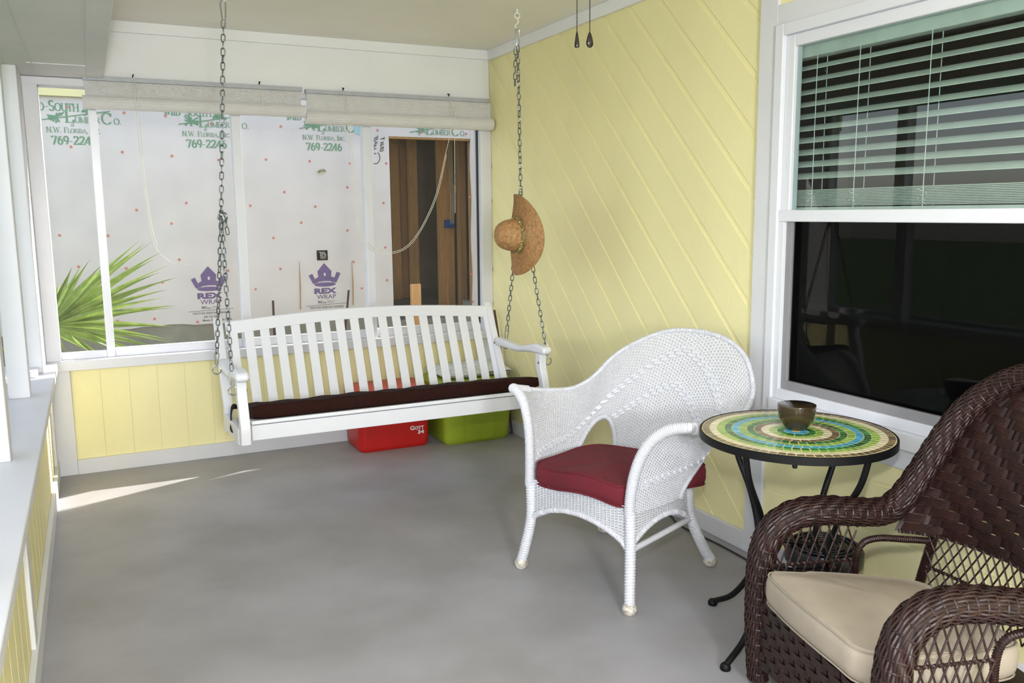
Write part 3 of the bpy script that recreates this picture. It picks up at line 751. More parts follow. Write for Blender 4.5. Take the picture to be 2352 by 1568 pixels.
# legs
FEET = [V3((-.272, -.277, 0)), V3((.302, -.303, 0)), V3((.276, .277, 0)), V3((-.28, .272, 0))]
TOPL = [V3((-.226, -.266, .37)), V3((.274, -.266, .37)), V3((.252, .14, .37)), V3((-.207, .14, .37))]
MIDL = [V3((-.228, -.262, .225)), V3((.277, -.268, .225)), V3((.256, .16, .23)), V3((-.212, .16, .23))]
for f_, t_, m_ in zip(FEET, TOPL, MIDL):
    mb = MB(); wrapped(mb, catmull([t_, m_, m_ * .35 + f_ * .65 + V3((0, 0, .008)), f_ + V3((0, 0, .03))], 6), .019, .011, .0035, dup=1)
    lg = mb.build('leg', WK, wc)
    mb = MB(); mb.lathe([(.004, 0), (.02, .002), (.027, .014), (.027, .026), (.021, .038), (.015, .042)], 20, Matrix.Translation(f_)); mb.build('foot_knob', M['wicker_dirty'], lg)
mb = MB()
mb.tube([m + V3((0, 0, .0)) for m in (MIDL[0], MIDL[3])], .012, 10); mb.build('side_stretcher', WK, wc)
mb = MB(); mb.tube([MIDL[1] + V3((0, 0, .0)), MIDL[2]], .012, 10); mb.build('side_stretcher', WK, wc)
mb = MB(); mb.tube([MIDL[3], MIDL[2]], .012, 10); mb.build('rear_stretcher', WK, wc)

def plan_cushion(mb, outline, z0, th, wav=None, crown=.008):
    """soft box cushion from a plan outline (ccw)"""
    P = resample(np.vstack([outline, outline[:1]]), 97)[:-1]; c = P.mean(0); R = []
    for t, e in ((0, .03), (.0, .012), (.12, .003), (.3, 0), (.7, 0), (.88, .003), (1.0, .012), (1.0, .03)):
        R.append([(c[0] + (p[0] - c[0]) * (1 - e / .25), c[1] + (p[1] - c[1]) * (1 - e / .25), z0 + th * t + (wav(p[0], p[1]) if wav else 0)) for p in P])
    for e, h in ((.07, .5), (.13, .8), (.19, .95), (.24, 1)):
        R.append([(c[0] + (p[0] - c[0]) * (1 - e / .25), c[1] + (p[1] - c[1]) * (1 - e / .25), z0 + th + crown * h + (wav(p[0], p[1]) * (1 - e / .25) if wav else 0)) for p in P])
    mb.loft(R)
    return P, c
def piping(mb, P, c, z, e, wav=None, r=.004):
    mb.tube([(c[0] + (p[0] - c[0]) * (1 - e / .25), c[1] + (p[1] - c[1]) * (1 - e / .25), z + (wav(p[0], p[1]) if wav else 0)) for p in P], r, 6, closed=True)
sc_ = thing('seat_cushion', 'maroon box cushion in the seat of the white wicker armchair', 'cushion', CHO + V3((0, 0, .40)), CHR, 'armchair cushions')
WM[sc_.name] = Matrix.Translation(CHO) @ Matrix.Rotation(CHR, 4, 'Z'); 
sc_.location = CHO; 
ol = catmull([(-.205, -.258), (-.10, -.28), (.02, -.298), (.15, -.292), (.245, -.27), (.255, -.15), (.30, .05), (.325, .15), (.26, .17), (.02, .16), (-.16, .13), (-.215, .05), (-.212, -.12)], 6, True)
wav = lambda x, y: .010 * math.sin(x * 15 + .6) * max(0, -y / .28) + .004 * math.sin(x * 9)
mb = MB(); P, c = plan_cushion(mb, ol, .385, .082, wav); body = mb.build('cushion_body', M['maroon'], sc_)
mb = MB(); piping(mb, P, c, .385 + .079, .0045, wav, .0045); piping(mb, P, c, .388, .0045, wav, .0045); mb.build('piping', M['maroon'], sc_)

# ------------------------------------------------------------------ mosaic bistro table and bowl
TC = V3((-.405, -3.262, 0)); ZT = .73; RT = .312
tb = thing('bistro_table', 'round mosaic-topped bistro table on black iron legs', 'table', TC)
mb = MB(); mb.lathe([(.02, ZT - .03), (RT - .012, ZT - .03), (RT, ZT - .026), (RT, ZT - .003), (RT - .003, ZT), (RT - .006, ZT - .001), (RT - .007, ZT - .006), (.02, ZT - .006)], 96); mb.build('table_rim', M['iron'], tb)
mb = MB(); mb.lathe([(.001, ZT - .006), (RT - .007, ZT - .006), (RT - .008, ZT - .0014), (.001, ZT - .0014)], 96); mb.build('grout_bed', M['grout'], tb)
rings_ = ['t_brown', 't_cream', 't_lime', 't_green', 't_blue', 't_lime', 't_green', 't_brown', 't_cream', 't_lime', 't_green', 't_blue']
tm = list(dict.fromkeys(rings_)); mb = MB(); ro = RT - .0095; dr = ro / 12.6
for i, nm in enumerate(rings_):
    r1, r0 = ro - i * dr - .0015, ro - (i + 1) * dr + .0015
    if r0 < .003: r0 = .003
    n = max(6, int(2 * PI * (r0 + r1) / 2 / .0262)); ph = random.random()
    for q in range(n):
        a0 = 2 * PI * (q + ph) / n; g = .0036 / r1 + .004; a1 = a0 + 2 * PI / n - g; h = ZT - .0006 + random.uniform(-.0004, .0003)
        sg = 3; vs = []
        for z_ in (ZT - .004, h):
            for s_ in range(sg + 1):
                a = a0 + (a1 - a0) * s_ / sg
                vs += [(r0 * math.cos(a), r0 * math.sin(a), z_), (r1 * math.cos(a), r1 * math.sin(a), z_)]
        b_ = 2 * (sg + 1); fs = []
        for s_ in range(sg):
            o_ = 2 * s_; fs += [(b_ + o_, b_ + o_ + 1, b_ + o_ + 3, b_ + o_ + 2), (o_ + 1, o_ + 3, b_ + o_ + 3, b_ + o_ + 1), (o_, b_ + o_, b_ + o_ + 2, o_ + 2)]
        fs += [(0, 1, b_ + 1, b_), (2 * sg, b_ + 2 * sg, b_ + 2 * sg + 1, 2 * sg + 1)]
        mb.add(vs, fs, tm.index(nm))
mb.build('mosaic', [M[k_] for k_ in tm], tb, smooth=False)
a0 = math.atan2(-2.941 - TC[1], -.466 - TC[0])
for i in range(4):
    a = a0 + i * PI / 2; d = V3((math.cos(a), math.sin(a), 0))
    pts = catmull([d * .262 + V3((0, 0, ZT - .03)), d * .235 + V3((0, 0, .60)), d * .17 + V3((0, 0, .47)), d * .135 + V3((0, 0, .33)), d * .16 + V3((0, 0, .19)), d * .235 + V3((0, 0, .075)), d * .325 + V3((0, 0, .014))], 7)
    mb = MB(); mb.tube(pts, .0105, 10); lg = mb.build('leg', M['iron'], tb)
    mb = MB(); mb.lathe([(.003, 0), (.016, .0), (.018, .006), (.016, .016), (.010, .022)], 16, Matrix.Translation(d * .327)); mb.build('foot', M['iron'], lg)
    e = V3((math.cos(a + .6), math.sin(a + .6), 0)); mb = MB(); mb.lathe([(.002, ZT - .045), (.007, ZT - .043), (.008, ZT - .036), (.006, ZT - .029)], 12, Matrix.Translation(e * .285)); mb.build('screw', M['iron'], tb)
    mb = MB(); mb.tube([d * .13 + V3((0, 0, .31)), d * .165 + V3((0, 0, .312))], .005, 8); mb.build('screw_head', M['rust'], tb)
mb = MB(); ring(mb, (0, 0, .30), (0, 0, 1), .128, .009, 48); mb.build('brace_ring', M['iron'], tb)
BWL = (-.383, -3.238)
bw = thing('bowl', 'brown glazed pottery bowl standing on the mosaic table', 'bowl', (BWL[0], BWL[1], ZT))
mb = MB(); mb.lathe([(.002, .001), (.030, .0), (.034, .004), (.046, .018), (.056, .038), (.061, .062), (.062, .080), (.0615, .0825), (.0595, .0835)], 56); mb.build('bowl_body', M['glaze'], bw)
mb = MB(); mb.lathe([(.0595, .0835), (.0575, .081), (.0572, .07), (.0565, .066), (.0562, .05), (.050, .030), (.038, .014), (.02, .008), (.001, .0075)], 56, cap=False); mb.build('bowl_lining', M['glaze_in'], bw)

# ------------------------------------------------------------------ appliance and cable under the table
AP = V3((-.215, -3.225, 0)); ap = thing('electric_heater', 'black round electrical appliance on the floor under the mosaic table', 'appliance', AP)
mb = MB(); mb.lathe([(.01, 0), (.105, 0), (.112, .008), (.112, .13), (.105, .15), (.02, .155)], 40); mb.build('base', M['black_plastic'], ap)
for i in range(3):
    mb = MB(); a = i * 2 * PI / 3 + .4; mb.tube([(.08 * math.cos(a), .08 * math.sin(a), .14), (.08 * math.cos(a), .08 * math.sin(a), .235)], .012, 10); mb.build('pillar', M['black_plastic'], ap)
mb = MB(); mb.lathe([(.02, .222), (.125, .222), (.132, .232), (.132, .275), (.125, .288), (.02, .29)], 44)
for r in (.03, .05, .07, .09, .11): ring(mb, (0, 0, .292), (0, 0, 1), r, .004, 36)
mb.build('grille_top', M['black_plastic'], ap)
mb = MB(); d = unit(V3((CAMP.x - AP[0], CAMP.y - AP[1], 0)))
mb.tube([d * .108 + V3((0, 0, .085)), d * .119 + V3((0, 0, .085))], .017, 18); mb.build('dial', M['steel'], ap)
cd = catmull([(-.02, -2.02, .006), (-.045, -2.12, .006), (-.075, -2.2, .006), (-.085, -2.32, .006), (-.075, -2.5, .006), (-.08, -2.68, .006), (-.10, -2.86, .006), (-.13, -3.0, .006), (-.165, -3.09, .01), (-.19, -3.125, .022)], 8)
mb = MB(); mb.tube(cd, .0042, 8); tag(mb.build('power_cord', M['black_cord']), 'thin black power cable lying on the floor along the yellow wall', 'cable')

# ------------------------------------------------------------------ brown wicker chair
BO = V3((-.805, -3.766, 0)); BR = math.atan2(-.958, -.287)
bch = thing('wicker_armchair', 'dark brown wicker armchair with a beige seat cushion', 'armchair', BO, BR, 'wicker armchairs')
RK = M['rattan']
def strand_tube(mb, P, ra, rb, nlong, step, wid, thick, up_=None, amp=.0035):
    """rolled edge: nlong strands running along path P, bound by hoops; elliptical section ra x rb (scalars or arrays)"""
    L = sum(np.linalg.norm(np.diff(P, axis=0), axis=1)); n = int(L / step); n += n % 2; P2 = resample(np.c_[P, np.broadcast_to(ra, len(P)), np.broadcast_to(rb, len(P))], 2 * n + 1)
    Q = P2[:, :3]; A = P2[:, 3]; Bq = P2[:, 4]; fr = frames(Q, False, up_)
    G = np.empty((nlong + 1, 2 * n + 1, 3)); Nn = np.empty_like(G); Tt = np.empty_like(G)
    for i in range(2 * n + 1):
        t, a, b = fr[i]
        for j in range(nlong + 1):
            an = 2 * PI * j / nlong; G[j, i] = Q[i] + a * math.cos(an) * A[i] + b * math.sin(an) * Bq[i]
            nn = a * math.cos(an) * Bq[i] + b * math.sin(an) * A[i]; nn /= np.linalg.norm(nn); Nn[j, i] = nn; Tt[j, i] = np.cross(t, nn)
    kk = np.arange(2 * n + 1)[None, :]; jj = np.arange(nlong + 1)[:, None]
    off = amp * np.cos(PI * (kk + 2 * jj) / 4.0)
    G2 = (G + Nn * off[..., None])[:-1]
    mb.strips(G2, Tt[:-1], Nn[:-1], wid, thick)
    hoops = np.transpose(G[:, ::4], (1, 0, 2)); fr2 = np.array([fr[i][0] for i in range(0, 2 * n + 1, 4)])[:, None, :].repeat(nlong + 1, 1)
    mb.strips(hoops, fr2, np.transpose(Nn[:, ::4], (1, 0, 2)), .0032, .0018)
    return Q, A, Bq, fr
half = [(-.335, .005, .03), (-.335, .0, .14), (-.332, -.004, .28), (-.328, .0, .42), (-.322, .03, .508), (-.316, .10, .555), (-.316, .20, .560), (-.322, .31, .545), (-.333, .40, .54), (-.336, .46, .578), (-.328, .515, .662), (-.305, .57, .775), (-.26, .615, .875), (-.175, .65, .952), (-.085, .665, .992), (0, .67, 1.005)]
pathb = catmull(half + [(-x, y, z) for (x, y, z) in half[-2::-1]], 5)
tt = np.linspace(0, 1, len(pathb)); edge = np.minimum(tt, 1 - tt)
ra = np.interp(edge, [0, .05, .14, .2, .27, .33, .5], [.032, .040, .046, .050, .042, .040, .040])   # across
rb = np.interp(edge, [0, .05, .14, .2, .27, .33, .5], [.030, .036, .040, .040, .040, .038, .036])
mb = MB(); Q, A_, B_, fr = strand_tube(mb, pathb, ra, rb, 30, .0125, .0037, .0017, None, amp=.0023)
mb.build('rolled_frame', RK, bch, smooth=False)
mb = MB(); mb.tube(pathb, np.array(rb) * .93, 14, rx=np.array(ra) * .93); mb.build('frame_core', M['rattan_core'], bch)
def bands(Gf, nu, nv, mb, strands=5, gap=.0052, w=.0031, over=2, amp=.0045, stake_w=.012, mask=None):
    """stepped basket weave: nv bands of parallel strands crossing nu flat stakes.  Gf(u,v)->3-D arrays"""
    ku = 4 * nu + 1; u = np.linspace(0, 1, ku)
    eps = 1e-3
    for j in range(nv):
        for s_ in range(strands):
            v = (j + .5) / nv + (s_ - (strands - 1) / 2) * (.97 / nv / strands)
            C = Gf(u, np.full(ku, v)); dUu = unit(np.gradient(C, axis=0)); dVv = unit(Gf(u, np.full(ku, v + eps)) - C); N = unit(np.cross(dUu, dVv))
            kk = np.arange(ku); ph = ((kk / 4.0 + j) % (over + 1)) / (over + 1); off = amp * np.where(ph < over / (over + 1) - .02, np.sin(PI * np.clip(ph * (over + 1) / over, 0, 1)) ** .5, -1 * np.sin(PI * np.clip((ph - over / (over + 1)) * (over + 1), 0, 1)) ** .5)
            m_ = mask(u, v)[None, :] if mask else None
            mb.strips((C + N * off[:, None])[None], dVv[None], N[None], w, .0016, m_)
    kv = 3 * nv + 1; v = np.linspace(0, 1, kv)
    for i in range(nu + 1):
        uo = np.full(kv, (i) / nu); C = Gf(uo, v); dVv = unit(np.gradient(C, axis=0)); dUu = unit(Gf(uo + (eps if i < nu else -eps), v) - C) * (1 if i < nu else -1); N = unit(np.cross(dUu, dVv))
        m_ = None
        if mask is not None: m_ = np.array([mask(np.array([uo[q]]), v[q])[0] for q in range(kv)])[None]
        mb.strips(C[None], dUu[None], N[None], stake_w, .0014, m_)
# back panel: bounded by the rolled frame
zz_l = np.array([.50, .545, .60, .665, .785, .89, .965, 1.0]); hw_l = np.array([.335, .336, .334, .315, .285, .238, .158, .06]); yy_l = np.array([.525, .535, .545, .555, .59, .625, .652, .665])
def back_s(u, v):
    z = .50 + .50 * v; hw = np.interp(z, zz_l, hw_l); x = (u * 2 - 1) * hw; y = np.interp(z, zz_l, yy_l) + .035 * (1 - (u * 2 - 1) ** 2) * (1 - v * .8)
    y = y - .075 * np.abs(u * 2 - 1) ** 6 * np.clip(1 - v * 2.2, 0, 1); zz_ = z + .0 * u - .03 * (np.abs(u * 2 - 1)) * (1 - v)
    return np.stack([x, y, zz_], -1)
mb = MB(); bands(back_s, 17, 19, mb); mb.build('woven_back', RK, bch, smooth=False)
mb = MB(); n = 15; 
def lattice(Gf, nd, mb, r=.0028, cross=True, mask=None, skew=.9, uspan=1.):
    for sg in (1, -1):
        for i in range(-nd, 2 * nd):
            P = []
            for t in np.linspace(0, 1, 25):
                u = (i + .5) / nd + sg * t * skew * uspan if sg > 0 else (i + .5) / nd - t * skew * uspan
                if 0 <= u <= 1 and (mask is None or mask(u, t)): P.append((u, t))
                else:
                    if len(P) > 2: mb.tube(Gf(np.array([p[0] for p in P]), np.array([p[1] for p in P])) , r, 5)
                    P = []
            if len(P) > 2: mb.tube(Gf(np.array([p[0] for p in P]), np.array([p[1] for p in P])), r, 5)
def low_back(u, v):
    z = .30 + .205 * v; x = (u * 2 - 1) * .30; y = .51 + .015 * v + .035 * (1 - (u * 2 - 1) ** 2); return np.stack([x, y, z - .03 * np.abs(u * 2 - 1) * v], -1)
lattice(low_back, 18, mb, .0027, skew=.20); mb.build('lattice_back', RK, bch)
mb = MB(); u = np.linspace(0, 1, 30); wrapped(mb, low_back(u, np.full(30, .40)), .0035, .02, .003, n=6, dup=2); mb.build('twisted_rail', RK, bch)
mb = MB(); wrapped(mb, back_s(u, np.full(30, .0)), .004, .02, .003, n=6, dup=2); mb.build('twisted_rail', RK, bch)
for sx in (-1, 1):
    # rear post, side opening frame, side lattice, rails
    mb = MB(); wrapped(mb, np.array([(sx * .305, .50, .02), (sx * .300, .505, .30), (sx * .298, .555, .50)]), .013, .006, .003, n=8); mb.build('rear_post', RK, bch)
    fr_p = catmull([(sx * .295, .288, .30), (sx * .295, .287, .40), (sx * .298, .305, .452), (sx * .300, .36, .466), (sx * .302, .45, .455), (sx * .300, .53, .445)], 6)
    mb = MB(); wrapped(mb, fr_p, .0085, .007, .0028, n=8); mb.build('side_frame', RK, bch)
    def side_s(u, v, sx=sx):
        y = .015 + .275 * u; zt_ = np.interp(y, [.0, .06, .10, .3], [.46, .525, .545, .535]); z = .30 + (zt_ - .30) * v; return np.stack([np.full_like(y, sx * .30), y, z], -1)
    mb = MB(); lattice(side_s, 9, mb, .0028, skew=.32); mb.build('side_lattice', RK, bch)
    mb = MB(); uq = np.linspace(0, 1, 14); wrapped(mb, np.stack([np.full(14, sx * .30), .02 + .27 * uq, np.full(14, .405)], 1), .0032, .02, .0028, n=6, dup=2); mb.build('twisted_rail', RK, bch)
    def side_ap(u, v, sx=sx):
        y = .02 + .49 * u; z = .09 + .22 * v + .04 * np.sin(PI * u) * (1 - v); return np.stack([np.full_like(y, sx * .305), y, z], -1)
    mb = MB(); bands(side_ap, 16, 8, mb); mb.build('side_apron', RK, bch, smooth=False)
    mb = MB(); wrapped(mb, np.array([(sx * .295, .0, .305), (sx * .295, .51, .305)]), .010, .007, .003, n=8); mb.build('seat_rail', RK, bch)
    mb = MB(); mb.tube([(sx * .335, .004, 0), (sx * .335, .004, .09)], .016, 12); mb.build('front_leg', M['rattan'], bch)
def front_ap(u, v):
    x = (u * 2 - 1) * .31; z = .085 + .235 * v + .03 * np.sin(PI * u) * (1 - v); y = -.008 + 0 * u - .012 * np.sin(PI * u) * v; return np.stack([x, y, z], -1)
mb = MB(); bands(front_ap, 21, 9, mb); mb.build('front_apron', RK, bch, smooth=False)
mb = MB(); mb.prism([(.012, .29), (.012, .31), (.50, .265), (.50, .245)], lambda a, b: (-.29, a, b), (.58, 0, 0)); mb.build('seat_deck', M['rattan_core'], bch, smooth=False)
mb = MB(); mb.box(-.30, .30, .008, .012, .12, .31); mb.build('apron_lining', M['rattan_core'], bch, smooth=False)

bc_ = thing('seat_cushion', 'beige canvas box cushion in the seat of the brown wicker armchair', 'cushion', BO, BR, 'armchair cushions')
ol = catmull([(-.248, -.02), (-.15, -.04), (.0, -.046), (.15, -.04), (.248, -.02), (.255, .1), (.24, .28), (.20, .43), (.11, .452), (-.11, .452), (-.20, .43), (-.24, .28), (-.255, .1)], 6, True)
wv2 = lambda x, y: .008 * (1 if y < .1 else .5) * math.sin(x * 7 + .4) - .105 * max(0, y + .02)
mb = MB(); P, c = plan_cushion(mb, ol, .332, .088, wv2, .012); mb.build('cushion_body', M['beige'], bc_)
mb = MB(); piping(mb, P, c, .332 + .085, .0045, wv2, .0026); piping(mb, P, c, .335, .0045, wv2, .0026); mb.build('piping', M['beige_pipe'], bc_)

# ------------------------------------------------------------------ fan pull chains
def pull(x, y, z, label, prof, flat=1.):
    t = thing('fan_pull_chain', label, 'pull chain', (x, y, z), 0, 'fan pull chains')
    mb = MB(); v0 = z + .042; n = int((ZC - v0) / .0052)
    mb.tube([(x, y, v0), (x, y, ZC)], .0009, 5)
    for i in range(n): mb.lathe([(.0003, -.0021), (.0018, -.001), (.0018, .001), (.0003, .0021)], 6, Matrix.Translation((x, y, v0 + i * (ZC - v0) / n)))
    mb.build('bead_chain', M['bronze'], t, world=True)
    mb = MB(); mb.lathe(prof, 20, Matrix.Diagonal((1, flat, 1, 1)) if flat != 1 else None); mb.build('pendant', M['bronze'], t)
p1 = (-1.188, -3.166, 1.905); p2 = (-1.155, -3.18, 1.905)
pull(*p1, 'dark bronze ceiling fan pull chain with a slim straight pendant', [(.0005, -.002), (.006, -.001), (.0072, .004), (.0068, .010), (.004, .030), (.0028, .038), (.0005, .042)])
pull(*p2, 'dark bronze ceiling fan pull chain with a broad teardrop pendant', [(.0005, -.002), (.006, -.0005), (.0105, .006), (.011, .013), (.0075, .028), (.004, .037), (.0005, .042)], .6)

# ------------------------------------------------------------------ rolled up outdoor blinds
def roll_blind(x0, x1, zt_, zr0, rr, label, cords):
    t = thing('roller_blind', label, 'blind', ((x0 + x1) / 2, -.04, zt_), 0, 'rolled-up blinds')
    MB().box(x0, x1, -.05, -.022, zt_ - .024, zt_).build('headrail', M['headrail'], t, smooth=False, bevel=.003, world=True)
    mb = MB(); prof = []; n = 11; zl = zr0 + rr
    for i in range(n * 4 + 1): q = i / (n * 4); prof.append((-.034 - .0022 * abs(math.sin(q * n * PI)), zt_ - .024 + (zl - zt_ + .024) * q))
    ol_ = prof + [(-.026, prof[-1][1]), (-.026, prof[0][1])]; mb.prism(ol_, lambda a, b: (x0 + .008, a, b), (x1 - x0 - .016, 0, 0)); mb.build('valance', M['roll'], t, smooth=False, world=True)
    mb = MB(); ol_ = []
    for i in range(120):
        a = 2 * PI * i / 120; r = rr - .0017 * abs(math.sin(i * PI / 6)); ol_.append((-.058 - rr + .03 + r * math.cos(a), zr0 + r * math.sin(a) * 1.0))
    mb.prism(ol_, lambda a, b: (x0 - .008, a, b), (x1 - x0 + .016, 0, 0)); rl = mb.build('roll', M['roll'], t, smooth=False, world=True)
    for (xc, loop) in cords:
        mb = MB(); mb.tube([(xc, -.01, zt_ + .022), (xc, -.03, zt_ + .02), (xc - .006, -.045, zt_ + .004), (xc, -.05, zt_ + .018)], .003, 6); mb.build('hook', M['iron'], t, world=True)
        for lp in loop:
            mb = MB(); mb.tube(catmull(lp, 8), .0017, 6); mb.build('cord', M['cord'], t, world=True)
yc = -.098
roll_blind(-2.42, -1.246, 2.197, 2.055, .036, 'off-white rolled blind over the left half of the screen opening', [
    (-2.165, [[(-2.165, -.04, 2.2), (-2.168, yc, 2.09), (-2.165, yc, 1.8), (-2.14, yc, 1.40), (-2.115, yc, 1.27), (-2.04, yc + .02, 1.19), (-1.93, yc + .05, 1.165)],
              [(-2.158, -.04, 2.2), (-2.155, yc, 2.08), (-2.15, yc, 1.7), (-2.13, yc, 1.40), (-2.108, yc, 1.28)]]),
    (-1.489, [[(-1.489, -.045, 2.2), (-1.492, yc, 2.09), (-1.495, yc, 2.03)]])])
roll_blind(-1.228, -.022, 2.188, 2.022, .040, 'off-white rolled blind over the right half of the screen opening', [
    (-.993, [[(-.993, -.04, 2.19), (-.985, yc, 2.1), (-.968, yc, 1.8), (-.945, yc, 1.42), (-.90, yc, 1.29), (-.82, yc, 1.225), (-.73, yc, 1.21), (-.63, yc, 1.25), (-.53, yc, 1.37), (-.43, yc, 1.57), (-.36, yc, 1.82), (-.315, yc, 2.0), (-.302, -.045, 2.17)],
             [(-1.003, -.04, 2.19), (-.998, yc, 2.1), (-.985, yc, 1.8), (-.955, yc, 1.40), (-.915, yc, 1.28), (-.83, yc, 1.215), (-.73, yc, 1.2), (-.62, yc, 1.245), (-.52, yc, 1.37), (-.42, yc, 1.57), (-.352, yc, 1.82)]]),
    (-.302, [[(-.302, -.045, 2.17), (-.29, yc, 2.07), (-.295, yc, 1.9), (-.30, yc, 1.45)]])])

# ------------------------------------------------------------------ outdoors: neighbouring house under construction
NY = 2.2
struct(MB().box(-40, 14, -34, 40, -.42, -.30).build('ground', M['grass'], smooth=False))
struct(MB().box(-2.9, 5, .12, 6.0, -.32, -.27).build('ground_sand', M['soil'], smooth=False))
nb = thing('building', 'neighbouring building wrapped in printed white sheeting, seen through the screen', 'building', (0, NY, -.3))
OX0, OX1, OZ1, WZB = .02, .812, 2.132, .555
mb = MB()
rag = lambda x: WZB + .008 * math.sin(x * 9) + .004 * math.sin(x * 23)
xs = [-5.5 + 4 * i / 40 for i in range(41)] + list(np.linspace(-1.5, OX0, 30)[1:])
pts = [(x, rag(x)) for x in xs]
mb.prism(pts + [(OX0, OZ1 + .7), (-5.5, OZ1 + .7)], lambda a, b: (a, NY, b), (0, .012, 0))
mb.prism([(OX0, OZ1), (OX1, OZ1), (OX1, OZ1 + .7), (OX0, OZ1 + .7)], lambda a, b: (a, NY, b), (0, .012, 0))
edge_ = [(OX1 + .006 * math.sin(z * 9), z) for z in np.linspace(OZ1, WZB, 24)]
mb.prism([(3.0, WZB), (3.0, OZ1 + .7), (OX1, OZ1 + .7)] + edge_, lambda a, b: (a, NY, b), (0, .012, 0))
wrap = mb.build('house_wrap', M['wrap'], nb, smooth=False, world=True)
MB().box(-5.5, -2.1, NY - .03, NY, 2.35, 2.75).build('fascia_board', M['yellow'], nb, smooth=False, world=True)
mb = MB(); mb.box(-5.5, OX0 - .0, NY + .012, NY + .25, -.3, WZB + .05); mb.box(OX0, OX1, NY + .012, NY + .25, -.3, .47); mb.box(OX1, 3, NY + .012, NY + .25, -.3, WZB + .05); mb.build('foundation', M['foundation'], nb, smooth=False, world=True)
mb = MB(); mb.box(-5.5, 3, NY + .25, 5.4, .38, .46); mb.build('interior_slab', M['foundation'], nb, smooth=False, world=True)
mb = MB(); mb.box(-5.5, 3, 5.3, 5.4, .46, 2.85); mb.box(2.9, 3.0, NY + .012, 5.3, .46, 2.85); mb.box(-5.5, 3, NY, 5.4, 2.85, 2.95); mb.build('interior_wall', M['interior'], nb, smooth=False, world=True)
def pxy(px, py, y):
    d = fw + r_ * ((px - W / 2) / F_PX) + u_ * ((H / 2 - py) / F_PX); t = (y - CAMP.y) / d.y; return CAMP + d * t
for (px0, px1, py_b, yy, m_) in ((901, 919, 720, 4.2, 'stud'), (923, 940, 720, 4.3, 'stud_dark'), (943, 961, 715, 4.1, 'stud'), (1010, 1026, 677, 3.2, 'stud'), (1026, 1043, 675, 3.15, 'stud'), (1056, 1071, 685, 2.9, 'stud_dark')):
    a = pxy(px0, 500, yy); b = pxy(px1, 500, yy); zb = .46
    MB().box(a.x, b.x, yy, yy + .09, zb, 2.85).build('stud', M[m_], nb, smooth=False, bevel=.003, world=True)
a = pxy(1040, 425, 3.2); b = pxy(1058, 440, 3.2); MB().box(a.x, b.x + .03, 3.16, 3.2, b.z, a.z).build('blocking', M['stud'], nb, smooth=False, world=True)
MB().box(OX0 - .02, OX1 + .02, NY + .014, NY + .10, OZ1 - .015, OZ1 + .03).build('header', M['stud'], nb, smooth=False, world=True)
MB().box(OX1 + .012, OX1 + .05, NY + .014, NY + .10, .47, OZ1).build('jamb_stud', M['stud_dark'], nb, smooth=False, world=True)
a = pxy(1026, 505, 3.05); mb = MB(); mb.box(a.x, a.x + .085, 3.05, 3.13, a.z - .085, a.z); bx = mb.build('outlet_box', M['box_blue'], nb, smooth=False, bevel=.004, world=True)
mb = MB()
for q in (0, .012, .024): c1 = pxy(1032 + q * 300, 330, 3.02); mb.tube(catmull([(c1.x, 3.1, 2.6), (c1.x, 3.04, 2.0), (c1.x - .005, 3.0, 1.6), (a.x + .03 + q * 1.5, 3.02, 1.35), (a.x + .045 + q, 3.05, a.z)], 8), .003, 6)
mb.build('cable', M['wire'], bx, world=True)
# fixing caps of the sheeting (positions read off the photograph, on the wall plane)
caps = [(155, 246), (285, 259), (380, 266), (163, 337), (281, 349), (395, 358), (502, 367), (428, 466), (314, 482), (137, 540), (248, 541), (394, 513), (412, 596), (524, 621), (575, 472), (645, 290), (485, 284), (611, 366), (711, 370), (804, 375), (653, 441), (798, 430), (724, 474), (692, 511), (628, 546), (798, 529), (812, 601), (587, 664), (644, 617), (831, 662), (454, 739), (867, 299), (887, 375), (881, 466), (885, 568), (967, 303), (1071, 307), (1079, 452), (1084, 629), (1086, 693), (889, 643), (270, 737), (355, 732), (183, 741), (373, 648), (290, 616), (180, 612), (126, 667), (728, 277)]
for (px, py) in caps:
    mb = MB(); c = pxy(px, py, NY); mb.lathe([(.0005, 0), (.011, .0), (.011, .003), (.007, .0045), (.006, .003), (.0005, .003)], 12, Matrix.Translation(c) @ Matrix.Rotation(PI / 2, 4, 'X')); mb.build('fixing_cap', M['p_red'], wrap, world=True)
